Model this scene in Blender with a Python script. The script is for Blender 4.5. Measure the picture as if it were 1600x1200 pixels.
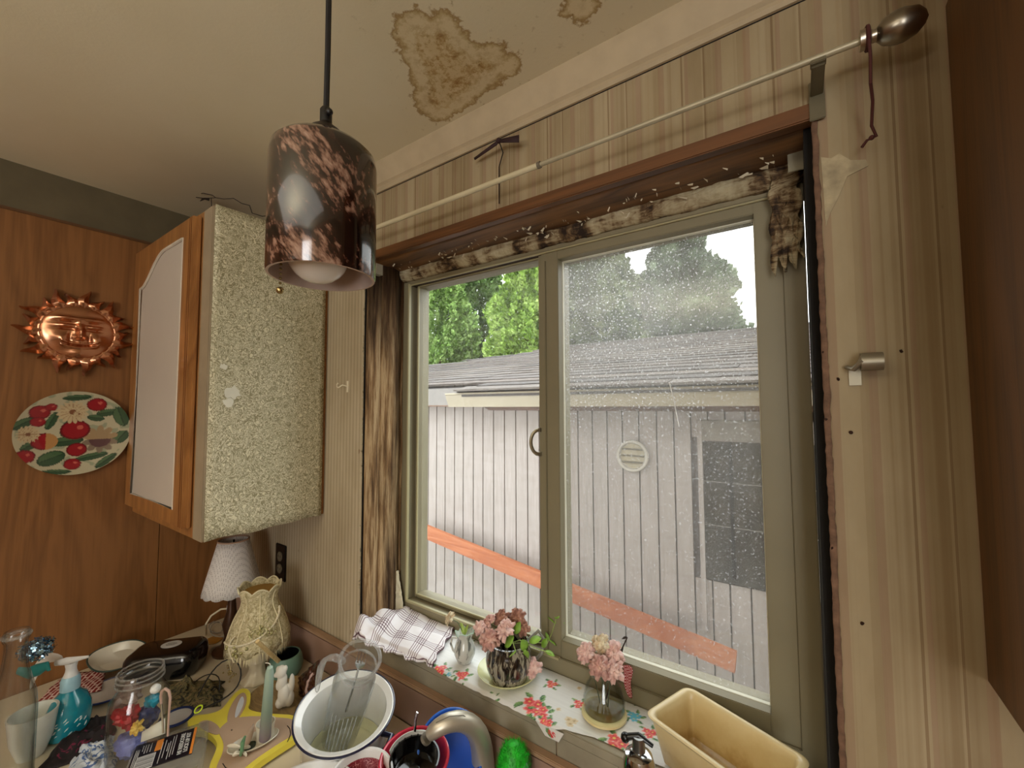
import bpy, bmesh, math, random
from math import sin, cos, pi, radians
from mathutils import Vector, Matrix, noise
random.seed(7)
S = bpy.context.scene
COL = S.collection
for o in list(bpy.data.objects): bpy.data.objects.remove(o)

# ------------------------------------------------------------------ camera
EYE = Vector((0.0, -0.78, 1.72)); FPX = 651.0
def basis(yaw, pit, rol):
    cy, sy, cp, sp, cr, sr = cos(yaw), sin(yaw), cos(pit), sin(pit), cos(rol), sin(rol)
    f = Vector((-sy*cp, cy*cp, sp)); r = Vector((cy, sy, 0)); u = r.cross(f)
    return cr*r+sr*u, -sr*r+cr*u, f
CR, CU, CF = basis(radians(34.55), radians(3.11), radians(-.2))
cam = bpy.data.cameras.new('camera'); cam.sensor_width = 36; cam.lens = 36*FPX/1600; cam.clip_start = .02; cam.clip_end = 200
co = bpy.data.objects.new('camera', cam); COL.objects.link(co)
co.matrix_world = Matrix(((CR.x, CU.x, -CF.x, EYE.x), (CR.y, CU.y, -CF.y, EYE.y), (CR.z, CU.z, -CF.z, EYE.z), (0, 0, 0, 1)))
S.camera = co

# ------------------------------------------------------------------ world, lights, exposure
S.view_settings.view_transform = 'Standard'; S.view_settings.look = 'None'
S.view_settings.exposure = 0.14; S.view_settings.gamma = 1; S.view_settings.use_curve_mapping = False
W = bpy.data.worlds.new('overcast_sky'); S.world = W; W.use_nodes = True
wn = W.node_tree.nodes; wn['Background'].inputs[0].default_value = (.93, .97, 1, 1); wn['Background'].inputs[1].default_value = 4.3
def area(name, loc, look, size, power, color, sy=None):
    l = bpy.data.lights.new(name, 'AREA'); l.energy = power; l.color = color; l.size = size
    l.shape = 'RECTANGLE'; l.size_y = sy or size
    o = bpy.data.objects.new(name, l); COL.objects.link(o); o.location = loc
    d = Vector(look)-Vector(loc); o.rotation_euler = d.to_track_quat('-Z', 'Y').to_euler(); return o
# fill lights added behind the camera to brighten the room, sources not seen
area('back_fill_light', (1.0, -3.3, 1.55), (-.7, -.3, 1.5), 1.0, 21, (1, .98, .94), 1.3)  # added fill from the back, at an invented window
area('overhead_fill_light', (-.2, -2.15, 2.42), (-.2, -2.15, 0), 2.2, 13, (1, .98, .93), 1.7)  # broad added overhead fill, stands in for ceiling bounce
area('upward_fill_light', (-.5, -1.9, 1.9), (-.5, -1.9001, 3), .5, 19, (1, .96, .87), .5)  # invented upward fill that brightens the ceiling
#pl = bpy.data.lights.new('ceiling_lamp_light', 'POINT'); pl.energy = 11; pl.color = (1, .86, .66); pl.shadow_soft_size = .12
#po = bpy, pl); COL.objects.link(po); po.location = (-.75, -2.0, 2.22)

# ------------------------------------------------------------------ pixel helpers (1600x1200 frame)
def ray(px, py): return CR*((px-800)/FPX)+CU*((600-py)/FPX)+CF
def at(px, py, ax, val):
    d = ray(px, py); return EYE+d*((val-EYE[ax])/d[ax])
CZ = .914                        # counter top
def cpt(px, py, z=CZ): return at(px, py, 2, z)
def depth(p): return (Vector(p)-EYE).dot(CF)
def mpp(p): return depth(p)/FPX
def zrow(x, y, py):              # height above (x, y) seen on pixel row py
    q = Vector((x, y, 0))-EYE; q.z = 0; k = (600-py)/FPX
    # (q+z*Z).CU = k*(q+z*Z).CF
    return EYE.z+(k*q.dot(CF)-q.dot(CU))/(CU.z-k*CF.z)

# ------------------------------------------------------------------ mesh builder
class MB:
    def __init__(s): s.v = []; s.f = []; s.c = None
    def add(s, vs, fs):
        n = len(s.v); s.v += [tuple(v) for v in vs]; s.f += [tuple(i+n for i in f) for f in fs]; return s
    def box(s, x0, x1, y0, y1, z0, z1):
        return s.add([(x, y, z) for x in (x0, x1) for y in (y0, y1) for z in (z0, z1)],
                     [(0,1,3,2),(4,6,7,5),(0,4,5,1),(2,3,7,6),(0,2,6,4),(1,5,7,3)])
    def lathe(s, prof, seg=32, org=(0,0,0), mod=None, cap=True):
        vs = []; fs = []; n = len(prof)
        for i in range(seg):
            a = 2*pi*i/seg
            for j, (r, z) in enumerate(prof):
                if mod: r, z = mod(a, j, r, z)
                vs.append((org[0]+r*cos(a), org[1]+r*sin(a), org[2]+z))
        for i in range(seg):
            for j in range(n-1):
                a, b = i*n+j, ((i+1) % seg)*n+j
                fs.append((a, b, b+1, a+1))
        if cap:
            if prof[0][0] > 1e-6: fs.append(tuple(reversed([i*n for i in range(seg)])))
            if prof[-1][0] > 1e-6: fs.append(tuple(i*n+n-1 for i in range(seg)))
        return s.add(vs, fs)
    def tube(s, pts, r, seg=8, flat=1.0, close=False, up=None):
        pts = [Vector(p) for p in pts]; n = len(pts)
        rr = r if isinstance(r, (list, tuple)) else [r]*n
        vs = []; fs = []; pu = None
        for i, p in enumerate(pts):
            a = pts[(i-1) % n] if (close or i > 0) else p
            b = pts[(i+1) % n] if (close or i < n-1) else p
            t = (b-a).normalized()
            if pu is None:
                pu = Vector(up) if up else (Vector((0,0,1)) if abs(t.z) < .9 else Vector((1,0,0)))
            u = (pu-t*pu.dot(t)).normalized(); w = t.cross(u); pu = u
            for k in range(seg):
                an = 2*pi*k/seg; vs.append(p+(u*cos(an)+w*sin(an)*flat)*rr[i])
        m = n if close else n-1
        for i in range(m):
            for k in range(seg):
                a = i*seg+k; b = i*seg+(k+1) % seg; c = ((i+1) % n)*seg+(k+1) % seg; d = ((i+1) % n)*seg+k
                fs.append((a, b, c, d))
        if not close: fs += [tuple(reversed(range(seg))), tuple(range((n-1)*seg, n*seg))]
        return s.add(vs, fs)
    def ball(s, c, r, seg=12, rings=8, sq=(1,1,1)):
        prof = [(r*sin(pi*j/rings), -r*cos(pi*j/rings)) for j in range(rings+1)]
        m = MB().lathe([(max(a, 0), b) for a, b in prof], seg, cap=False)
        return s.add([(c[0]+x*sq[0], c[1]+y*sq[1], c[2]+z*sq[2]) for x, y, z in m.v], m.f)
    def prism(s, poly, z0, z1, fr=None):      # poly in local xy extruded along z; fr maps to space
        n = len(poly); vs = [(x, y, z0) for x, y in poly]+[(x, y, z1) for x, y in poly]
        if fr: vs = [fr(v) for v in vs]
        fs = [tuple(reversed(range(n))), tuple(range(n, 2*n))]+[(i, (i+1) % n, n+(i+1) % n, n+i) for i in range(n)]
        return s.add(vs, fs)
    def grid(s, fn, nu, nv):
        vs = [fn(i/nu, j/nv) for i in range(nu+1) for j in range(nv+1)]
        fs = [(i*(nv+1)+j, (i+1)*(nv+1)+j, (i+1)*(nv+1)+j+1, i*(nv+1)+j+1) for i in range(nu) for j in range(nv)]
        return s.add(vs, fs)
    def xf(s, M): s.v = [tuple(M @ Vector(v)) for v in s.v]; return s
def build(name, mb, mat=None, parent=None, smooth=True, world=False, bevel=0, solid=0, subd=0, colfn=None, cols=None, lists=None, attrs=None, ang=40):
    me = bpy.data.meshes.new(name)
    vs = mb.v
    if parent is not None and world:
        inv = full(parent).inverted(); vs = [tuple(inv @ Vector(v)) for v in vs]
    me.from_pydata(vs, [], mb.f); me.update()
    bm = bmesh.new(); bm.from_mesh(me); bmesh.ops.recalc_face_normals(bm, faces=bm.faces)
    if bevel: bmesh.ops.bevel(bm, geom=[e for e in bm.edges if len(e.link_faces) == 2 and e.calc_face_angle(0) > .6], offset=bevel, segments=2, affect='EDGES', clamp_overlap=True)
    bm.to_mesh(me); bm.free()
    if smooth:
        for p in me.polygons: p.use_smooth = True
        me.set_sharp_from_angle(angle=radians(ang))
    if colfn:
        a = me.color_attributes.new('Col', 'FLOAT_COLOR', 'POINT')
        for i, v in enumerate(mb.v): a.data[i].color = (*colfn(*v), 1)
    if lists:
        for k, L_ in lists.items():
            a = me.attributes.new(k, 'FLOAT', 'POINT'); a.data.foreach_set('value', L_)
    if cols:
        a = me.color_attributes.new('Col', 'FLOAT_COLOR', 'POINT')
        for i, c in enumerate(cols): a.data[i].color = (*c, 1)
    if attrs:
        for k, fn in attrs.items():
            a = me.attributes.new(k, 'FLOAT', 'POINT')
            for i, v in enumerate(mb.v): a.data[i].value = fn(*v)
    o = bpy.data.objects.new(name, me); COL.objects.link(o)
    if mat: me.materials.append(mat)
    if parent is not None: o.parent = parent
    if solid:
        m = o.modifiers.new('solid', 'SOLIDIFY'); m.thickness = solid; m.offset = 0
    if subd:
        m = o.modifiers.new('subd', 'SUBSURF'); m.levels = m.render_levels = subd
    return o
def full(o):
    m = o.matrix_basis.copy()
    return full(o.parent) @ m if o.parent else m
def tag(o, label, cat, group=None, kind=None):
    o['label'] = label; o['category'] = cat
    if group: o['group'] = group
    if kind: o['kind'] = kind
    return o
def thing(name, label, cat, loc=(0,0,0), rz=0, group=None, rot=None):
    o = bpy.data.objects.new(name, None); COL.objects.link(o); o.location = loc
    o.rotation_euler = rot or (0, 0, rz); o.empty_display_size = .02
    return tag(o, label, cat, group)
def struct(name, mb, mat, parent=None, **k):
    o = build(name, mb, mat, parent, **k)
    if parent is None: o['kind'] = 'structure'
    return o

# ------------------------------------------------------------------ materials
def srgb(h):
    if isinstance(h, str): h = tuple(int(h[i:i+2], 16)/255 for i in (0, 2, 4))
    return tuple((c/12.92 if c <= .04045 else ((c+.055)/1.055)**2.4) for c in h)
class NT:
    def __init__(s, name):
        s.m = bpy.data.materials.new(name); s.m.use_nodes = True; s.t = s.m.node_tree; s.b = s.t.nodes['Principled BSDF']; s.out = s.t.nodes['Material Output']
    def n(s, typ, **k):
        x = s.t.nodes.new(typ)
        for a, b in k.items(): setattr(x, a, b)
        return x
    def l(s, a, b): s.t.links.new(a, b)
    def coord(s, scale=(1,1,1), kind='Object', rot=(0,0,0)):
        c = s.n('ShaderNodeTexCoord'); m = s.n('ShaderNodeMapping'); m.inputs['Scale'].default_value = scale; m.inputs['Rotation'].default_value = rot
        s.l(c.outputs[kind], m.inputs[0]); return m.outputs[0]
    def noise(s, v, scale, detail=4, rough=.55, dist=0):
        x = s.n('ShaderNodeTexNoise'); x.inputs['Scale'].default_value = scale; x.inputs['Detail'].default_value = detail
        x.inputs['Roughness'].default_value = rough; x.inputs['Distortion'].default_value = dist; s.l(v, x.inputs['Vector']); return x.outputs['Fac']
    def ramp(s, v, stops, interp='LINEAR'):
        r = s.n('ShaderNodeValToRGB'); cr = r.color_ramp; cr.interpolation = interp
        while len(cr.elements) < len(stops): cr.elements.new(.5)
        for e, (p, c) in zip(cr.elements, stops):
            e.position = p; e.color = (*(c if isinstance(c, tuple) else (c,)*3), 1)
        s.l(v, r.inputs[0]); return r.outputs[0]
    def mix(s, f, a, b, bt='MIX'):
        x = s.n('ShaderNodeMix', data_type='RGBA', blend_type=bt)
        if isinstance(f, (int, float)): x.inputs[0].default_value = f
        else: s.l(f, x.inputs[0])
        for i, c in ((6, a), (7, b)):
            if isinstance(c, tuple): x.inputs[i].default_value = (*c, 1)
            else: s.l(c, x.inputs[i])
        return x.outputs[2]
    def math(s, op, a, b=0.0, clamp=False):
        x = s.n('ShaderNodeMath', operation=op, use_clamp=clamp)
        for i, c in ((0, a), (1, b)):
            if isinstance(c, (int, float)): x.inputs[i].default_value = c
            else: s.l(c, x.inputs[i])
        return x.outputs[0]
    def bump(s, h, strength=.3, dist=.002):
        b = s.n('ShaderNodeBump'); b.inputs['Strength'].default_value = strength; b.inputs['Distance'].default_value = dist
        s.l(h, b.inputs['Height']); s.l(b.outputs[0], s.b.inputs['Normal'])
    def base(s, c):
        if isinstance(c, tuple): s.b.inputs['Base Color'].default_value = (*c, 1)
        else: s.l(c, s.b.inputs['Base Color'])
    def set(s, rough=.5, metal=0, spec=.5, trans=0, coat=0, ior=None, sss=0):
        i = s.b.inputs; i['Roughness'].default_value = rough; i['Metallic'].default_value = metal; i['Specular IOR Level'].default_value = spec
        i['Transmission Weight'].default_value = trans; i['Coat Weight'].default_value = coat
        if ior: i['IOR'].default_value = ior
        return s
_c = {}
def plain(name, col, rough=.5, metal=0, var=.12, scale=12, spec=.5, coat=0, bump=0, bs=60):
    if name in _c: return _c[name]
    t = NT(name).set(rough, metal, spec, coat=coat); c = srgb(col) if isinstance(col, str) else col
    v = t.coord(); n = t.noise(v, scale, 5)
    t.base(t.ramp(n, [(.3, tuple(x*(1-var) for x in c)), (.7, tuple(min(1, x*(1+var)) for x in c))]))
    if bump: t.bump(t.noise(v, bs, 4), bump, .002)
    _c[name] = t.m; return t.m
def wood(name, c1, c2, axis='z', scale=1.0, rough=.45, rings=14, streak=1.0, coat=0, bump=.15, world=True):
    if name in _c: return _c[name]
    t = NT(name).set(rough, coat=coat)
    k = {'x': (.12, 1, 1), 'y': (1, .12, 1), 'z': (1, 1, .12)}[axis]; k2 = {'x': (.02, 1, 1), 'y': (1, .02, 1), 'z': (1, 1, .02)}[axis]
    v = t.coord(k); n = t.noise(v, 4*scale, 4, .55, 1.2)
    wv = t.math('FRACT', t.math('MULTIPLY', n, rings)); wv = t.math('ABSOLUTE', t.math('SUBTRACT', wv, .5))
    v2 = t.coord(k2); g = t.noise(v2, 160*scale, 3, .6)
    f = t.math('ADD', t.math('MULTIPLY', wv, .9), t.math('MULTIPLY', g, .6*streak))
    t.base(t.ramp(f, [(.15, srgb(c2)), (.75, srgb(c1))])); t.bump(g, bump, .001)
    _c[name] = t.m; return t.m
def painted(name, rough=.5, coat=0, bump=0, extra=None):
    t = NT(name).set(rough, coat=coat); a = t.n('ShaderNodeAttribute', attribute_name='Col')
    t.base(a.outputs['Color'])
    if bump: t.bump(t.noise(t.coord(), 300, 3), bump, .001)
    return t.m
GLAREX = .12
def glassy(name, tint=(.985, .992, .988), edge=(.78, .82, .80), refl=1.0, dirt=0, speck=0):
    t = NT(name); lw = t.n('ShaderNodeLayerWeight'); lw.inputs[0].default_value = .5
    tr = t.n('ShaderNodeBsdfTransparent'); gl = t.n('ShaderNodeBsdfGlossy'); gl.inputs['Roughness'].default_value = .03
    t.l(t.mix(t.math('POWER', lw.outputs['Facing'], 2.0), tint, edge), tr.inputs[0])
    fr = t.math('ADD', .04, t.math('MULTIPLY', t.math('POWER', lw.outputs['Facing'], 5.0), .8))
    mx = t.n('ShaderNodeMixShader'); t.l(t.math('MULTIPLY', fr, refl, True), mx.inputs[0]); t.l(tr.outputs[0], mx.inputs[1]); t.l(gl.outputs[0], mx.inputs[2])
    last = mx.outputs[0]
    if dirt or speck:
        v = t.coord(); d = t.n('ShaderNodeBsdfTranslucent'); d.inputs[0].default_value = (.9, .9, .88, 1)
        d2 = t.n('ShaderNodeBsdfDiffuse'); d2.inputs[0].default_value = (.8, .8, .78, 1)
        ad = t.n('ShaderNodeMixShader'); ad.inputs[0].default_value = .35; t.l(d.outputs[0], ad.inputs[1]); t.l(d2.outputs[0], ad.inputs[2])
        vm = t.n('ShaderNodeVectorMath', operation='DISTANCE'); cg = t.n('ShaderNodeTexCoord'); t.l(cg.outputs['Object'], vm.inputs[0]); vm.inputs[1].default_value = (GLAREX, .04, .96)
        sm = t.ramp(vm.outputs['Value'], [(0, 3.6), (.22, 1.9), (.5, 1.0), (1, .9)])  # glare painted as extra haze and specks around one upper corner
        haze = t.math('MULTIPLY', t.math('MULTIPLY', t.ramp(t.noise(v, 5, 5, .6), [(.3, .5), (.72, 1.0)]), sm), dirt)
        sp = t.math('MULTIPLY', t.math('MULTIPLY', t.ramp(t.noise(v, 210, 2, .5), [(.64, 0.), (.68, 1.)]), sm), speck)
        m2 = t.n('ShaderNodeMixShader'); t.l(t.math('ADD', haze, sp, True), m2.inputs[0]); t.l(last, m2.inputs[1]); t.l(ad.outputs[0], m2.inputs[2]); last = m2.outputs[0]
    t.l(last, t.out.inputs[0]); return t.m

def wallpaper():
    t = NT('striped_wallpaper').set(.75, spec=.2)
    c = t.n('ShaderNodeTexCoord'); sx = t.n('ShaderNodeSeparateXYZ'); t.l(c.outputs['Object'], sx.inputs[0]); X = sx.outputs[0]
    wob = t.math('MULTIPLY', t.math('SUBTRACT', t.noise(t.coord(), 3, 2), .5), .003)
    xx = t.math('ADD', X, wob)
    fr = t.math('FRACT', t.math('MULTIPLY', t.math('ADD', xx, 5.012), 7.1))
    A, B, P, D = srgb('aa9a7c'), srgb('a19072'), srgb('a08a70'), srgb('8f7b5f')
    st = t.ramp(fr, [(0, A), (.10, B), (.17, P), (.24, A), (.45, D), (.475, A), (.50, P), (.54, B), (.70, A), (.72, D), (.74, B), (.86, P), (.93, A)], 'CONSTANT')
    # narrow ribbed paper left of the window
    rib = t.math('FRACT', t.math('MULTIPLY', xx, 62)); rc = t.ramp(rib, [(0, srgb('a39378')), (.22, srgb('b5a68b')), (.6, srgb('bdae94')), (.85, srgb('a99a80'))])
    left = t.math('LESS_THAN', X, -1.06)
    irr = t.ramp(t.noise(t.coord((1, .001, .004)), 46, 3, .6), [(.36, (.80, .74, .68)), (.48, (1, 1, 1)), (.60, (1, .99, .97)), (.70, (.93, .86, .80))])
    st = t.mix(.8, st, irr, 'MULTIPLY')
    col = t.mix(left, st, rc)
    v = t.coord((1, 1, .35)); dirt = t.ramp(t.noise(v, 5, 6, .62), [(.34, (.70, .66, .58)), (.62, (1, 1, 1))])
    col = t.mix(.85, col, dirt, 'MULTIPLY')
    sp = t.ramp(t.noise(t.coord((1, 1, .6)), 34, 3, .5), [(.25, (.45, .3, .2)), (.29, (1, 1, 1))])
    col = t.mix(.6, col, sp, 'MULTIPLY')
    t.base(col); t.bump(rib, .12, .002); return t.m
M_WALL = wallpaper()
def ceiling_mat():
    t = NT('stained_ceiling_paint').set(.85, spec=.15)
    v = t.coord(); a = t.n('ShaderNodeAttribute', attribute_name='sd'); sd = a.outputs['Fac']
    w1 = t.math('MULTIPLY', t.math('SUBTRACT', t.noise(v, 26, 7, .7), .5), .075)
    w2 = t.math('MULTIPLY', t.math('SUBTRACT', t.noise(v, 90, 4, .6), .5), .02)
    d = t.math('ADD', t.math('ADD', sd, w1), w2)          # metres inside the stain (positive)
    k = t.math('MULTIPLY', t.math('ADD', d, .02), 12.0, True)
    ring = t.ramp(k, [(.15, (1, 1, 1)), (.225, srgb('bda585')), (.29, srgb('dccdb2')), (.42, srgb('fbf5ea')), (.62, srgb('fbf6ec')), (.74, srgb('e8d9c0')), (.85, srgb('f8f0e2')), (1, srgb('f2e6d2'))])
    inside = t.math('MULTIPLY', t.math('ADD', sd, -.012), 30, True)
    spots = t.ramp(t.noise(v, 30, 7, .8), [(.48, (1, 1, 1)), (.56, srgb('dcccb2')), (.66, srgb('b49672')), (.74, srgb('7d6248'))])
    base = t.ramp(t.noise(v, 2.2, 6, .6), [(.3, srgb('d6cbab')), (.7, srgb('ded4b8'))])
    col = t.mix(1, base, ring, 'MULTIPLY')
    col = t.mix(inside, col, t.mix(1, col, spots, 'MULTIPLY'))
    far = t.math('MULTIPLY', t.math('ADD', sd, .11), 9, True)
    mould = t.ramp(t.noise(t.coord((1, 1, 1)), 48, 6, .72), [(.60, (1, 1, 1)), (.72, srgb('b9a98c'))])
    col = t.mix(far, col, t.mix(1, col, mould, 'MULTIPLY'))
    t.base(col); t.bump(t.noise(v, 180, 3), .12, .002); return t.m
M_CEIL = ceiling_mat()
M_OAK = wood('oak_wall_panelling', '875a30', '6b441f', 'z', 1.1, .5, 9, 1.2)
M_OAKD = wood('oak_cabinet_frame', 'ab7640', '85552a', 'z', 1.5, .35, 8, 1.0, coat=.3)
M_FRAME = plain('olive_beige_window_vinyl', '82795f', .45, var=.06, scale=6, bump=.05)
M_FRAMEL = plain('light_edge_window_vinyl', 'a89f7a', .4, var=.05)
M_DARK = plain('black_gap', '0d0906', .9, var=.3)
M_WHITEP = plain('white_paint_panel', 'c3b8ab', .6, var=.05, scale=3, bump=.1)
M_LAM = plain('pink_brown_laminate', '9c7d6c', .5, var=.08, scale=5)
M_LAMD = plain('backsplash_cap', 'a58468', .5, var=.1, scale=8)
M_COUNTER = plain('cream_counter_laminate', 'cfc1a6', .4, var=.06, scale=8)
M_CHROME = plain('brushed_nickel', 'b8b0a2', .28, 1, var=.05)
M_CHR2 = plain('bright_chrome', 'd0d0d0', .12, 1, var=.03)
M_STEEL = plain('sink_steel', '8f877c', .3, 1, var=.1)
M_GLASS = glassy('clear_glass')
M_PANE = glassy('window_glass', (.97, .98, .97), (.8, .83, .8), .8, dirt=.018, speck=.02)
M_PANED = glassy('dirty_glare_glass', (.80, .80, .78), (.7, .72, .7), .9, dirt=.07, speck=.22)

# ================================================================== SETTING
XL = -1.86; XR = 1.5; YB = -3.4; ZC = 2.436
OX0, OX1, OZ0, OZ1, OD = -1.08, .036, 1.07, 2.185, .20
# window wall around the opening (thickness .2)
m = MB()
m.box(XL, OX0, 0, OD, 0, ZC); m.box(OX1, XR, 0, OD, 0, ZC); m.box(OX0, OX1, 0, OD, OZ1, ZC); m.box(OX0, OX1, .0, OD, 0, OZ0-.02)
struct('wall_front', m, M_WALL, smooth=False)
M_SHADEP = plain('shaded_plaster', '5f553e', .85)  # plaster colour darkened to carry the wall cabinet's shadow
struct('wall_left', MB().box(XL-.1, XL, YB, OD, 0, ZC), M_SHADEP, smooth=False)
pan = thing('wood_panelling', 'oak veneer sheet panelling covering the left wall behind the copper sun', 'panelling', (XL, -.8, .9))
for i, (y0, y1) in enumerate(((-2.7, -1.482), (-1.48, -.262), (-.26, 0))):
    build('panel', MB().box(XL+.002, XL+.008, y0, y1, .0, 2.295), M_OAK, pan, world=True, smooth=False)
build('top_edge', MB().box(XL+.002, XL+.011, -2.7, -.001, 2.29, 2.298), plain('panel_edge_dark', '5a3a1c', .6), pan, world=True, smooth=False)
struct('wall_right', MB().box(XR, XR+.1, YB, OD, 0, ZC), plain('beige_side_wall', 'b09a7c', .8), smooth=False)
m = MB(); m.box(XL, .5, YB-.15, YB, 0, ZC); m.box(1.45, XR, YB-.15, YB, 0, ZC); m.box(.5, 1.45, YB-.15, YB, 0, .85); m.box(.5, 1.45, YB-.15, YB, 2.2, ZC)
struct('wall_back', m, plain('beige_back_wall', 'b5a285', .8), smooth=False)
struct('floor', MB().box(XL-.1, XR+.1, YB-.15, OD, -.1, 0), plain('brown_floor_vinyl', '8b6f50', .5, var=.15), smooth=False)
# ceiling with stain field
def inpoly(x, y, P):
    c = False; n = len(P)
    for i in range(n):
        x1, y1 = P[i]; x2, y2 = P[(i+1) % n]
        if (y1 > y) != (y2 > y) and x < (x2-x1)*(y-y1)/(y2-y1)+x1: c = not c
    return c
def sdist(x, y, P):
    d = 9; n = len(P)
    for i in range(n):
        x1, y1 = P[i]; x2, y2 = P[(i+1) % n]; ex, ey = x2-x1, y2-y1
        t = max(0, min(1, ((x-x1)*ex+(y-y1)*ey)/(ex*ex+ey*ey+1e-12)))
        d = min(d, math.hypot(x-x1-t*ex, y-y1-t*ey))
    return d if inpoly(x, y, P) else -d
def cpoly(L): return [tuple(at(px, py, 2, ZC))[:2] for px, py in L]
ST1 = cpoly([(622,28),(650,12),(672,26),(690,22),(712,32),(728,50),(742,66),(780,70),(790,84),(812,82),(815,100),(800,117),(770,132),(745,157),(700,185),(680,192),(664,178),(650,160),(645,135),(638,110),(626,82),(615,55)])
ST2 = cpoly([(874,25),(885,8),(880,-20),(930,-30),(928,18),(905,36),(888,28)])
def sdf(x, y, z):
    if not (-1.4 < x < .2 and -.6 < y < .05): return -1
    a = sdist(x, y, ST1); b = sdist(x, y, ST2); return max(a, min(b, .022))
m = MB(); nx, ny = 230, 90
m.grid(lambda u, v: (-1.5+1.8*u, -.7+.7*v, ZC), nx, ny)
struct('ceiling', m, M_CEIL, smooth=False, attrs={'sd': sdf})
m = MB(); m.box(XL-.1, -1.5, YB-.15, OD, ZC, ZC+.1); m.box(.3, XR+.1, YB-.15, OD, ZC, ZC+.1); m.box(-1.5, .3, YB-.15, -.7, ZC, ZC+.1); m.box(-1.5, .3, 0, OD, ZC, ZC+.1)
m.box(-1.5, .3, -.7, 0, ZC+.02, ZC+.1)
struct('ceiling', m, M_CEIL, smooth=False, attrs={'sd': lambda x, y, z: -1.0})
# crown moulding
M_CROWN = plain('crown_paint', 'b3a183', .7, var=.06, scale=20, bump=.35, bs=40)
prof = [(0, 2.362), (-.006, 2.362), (-.010, 2.368), (-.008, 2.376), (-.014, 2.381), (-.030, 2.418), (-.032, ZC), (0, ZC)]
m = MB().prism([(y, z) for y, z in prof], XL+.01, XR, fr=lambda v: (v[2], v[0], v[1]))
struct('trim_1', m, M_CROWN, ang=25)
struct('trim_2', MB().box(XL+.01, XR, -.001, 0, 2.3605, 2.3622), M_DARK, smooth=False)

# ------------------------------------------------------------------ window recess
def weathered():
    t = NT('weathered_framing_wood').set(.85, spec=.2)
    v = t.coord((1, 1, .06)); g = t.noise(v, 70, 6, .7, .15); g2 = t.noise(t.coord((1, 1, .12)), 14, 4, .6, .3)
    c = t.ramp(g, [(.3, srgb('3a2716')), (.45, srgb('7d5f3f')), (.58, srgb('b0946e')), (.75, srgb('6e4f31'))])
    st = t.ramp(g2, [(.36, srgb('3c2818')), (.56, (1, 1, 1))])
    c = t.mix(.9, c, st, 'MULTIPLY')
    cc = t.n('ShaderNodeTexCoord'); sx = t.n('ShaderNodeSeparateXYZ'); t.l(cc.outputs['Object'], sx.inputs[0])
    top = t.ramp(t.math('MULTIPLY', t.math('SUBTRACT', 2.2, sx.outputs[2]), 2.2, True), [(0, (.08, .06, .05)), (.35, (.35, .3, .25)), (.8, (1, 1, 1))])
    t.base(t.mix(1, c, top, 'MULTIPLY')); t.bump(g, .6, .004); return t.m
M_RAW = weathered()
def jamb(u, v, y0, y1, wx):
    y = y0+(y1-y0)*v; z = 1.06+1.12*u
    return (OX0+.004+wx*sin(pi*v)+.003*noise.noise(Vector((y*30, z*6, 1))), y, z)
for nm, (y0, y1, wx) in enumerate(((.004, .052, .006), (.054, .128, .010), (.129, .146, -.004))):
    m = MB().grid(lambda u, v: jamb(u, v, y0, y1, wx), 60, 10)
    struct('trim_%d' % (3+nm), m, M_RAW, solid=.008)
struct('trim_6', MB().box(OX0-.001, OX0+.002, .0, .15, 1.05, 2.18), M_DARK, smooth=False)
# header boards
M_HEAD = wood('orange_brown_header', '80572f', '3a2212', 'x', .9, .6, 7, 1.0)
M_HEADO = wood('header_edge_wood', '6b421e', '47290f', 'x', 1.3, .5, 6)
struct('trim_7', MB().box(OX0-.004, OX1+.004, -.004, .018, 2.163, 2.19), M_HEADO, bevel=.002)
m = MB().grid(lambda u, v: (OX0+(OX1-OX0)*u, .018+.135*v, 2.172+.002*noise.noise(Vector((u*14, v*3, 0)))), 60, 8)
struct('trim_8', m, M_HEAD, solid=.012)
# peeling caulk band above the frame
def caulkmat():
    t = NT('peeling_old_caulk').set(.8); v = t.coord()
    n = t.math('ADD', t.math('MULTIPLY', t.noise(t.coord((1, .3, .3)), 16, 4, .6), .6), t.math('MULTIPLY', t.noise(t.coord((.4, 1, 1.6)), 30, 7, .75, 1.5), .42))
    t.base(t.ramp(n, [(.42, srgb('2a1a0e')), (.47, srgb('6b5234')), (.52, srgb('a39272')), (.60, srgb('c2b796'))]))
    t.bump(n, .9, .006); return t.m
M_CAULK = caulkmat()
def rough_strip(fn, nu, nv, amp, sc, seed):
    def g(u, v):
        p = Vector(fn(u, v)); q = p*sc+Vector((seed, 0, 0)); e = amp*(noise.noise(q)+.5*noise.noise(q*2.7))
        return (p.x+e*.4, p.y-abs(e)*1.0, p.z+e*.7)
    return MB().grid(g, nu, nv)
struct('trim_9', rough_strip(lambda u, v: (OX0+.0+(OX1-OX0-.005)*u, .128+.020*v-.01*sin(pi*v), 2.168-.034*v), 220, 8, .0055, 30, 3), M_CAULK, solid=.004)
struct('trim_10', rough_strip(lambda u, v: (-.032+.045*v+.004*sin(u*20), .126, 2.16-.20*u*(1-.25*abs(sin(v*9)))), 60, 14, .006, 50, 8), M_CAULK, solid=.004)
struct('trim_11', rough_strip(lambda u, v: (OX0+.008+.03*v*(1-u)+.004*v, .120+.012*v, 1.07+.13*u), 30, 8, .006, 60, 9), plain('pale_caulk', 'c9c0a4', .7), solid=.003)
struct('trim_18', MB().box(OX0, OX1, .147, .2, 2.12, 2.184), plain('dark_filler', '3a2a1a', .9, var=.5, scale=30), smooth=False)  # filler added behind the caulk to block sky leaking over the frame
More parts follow.
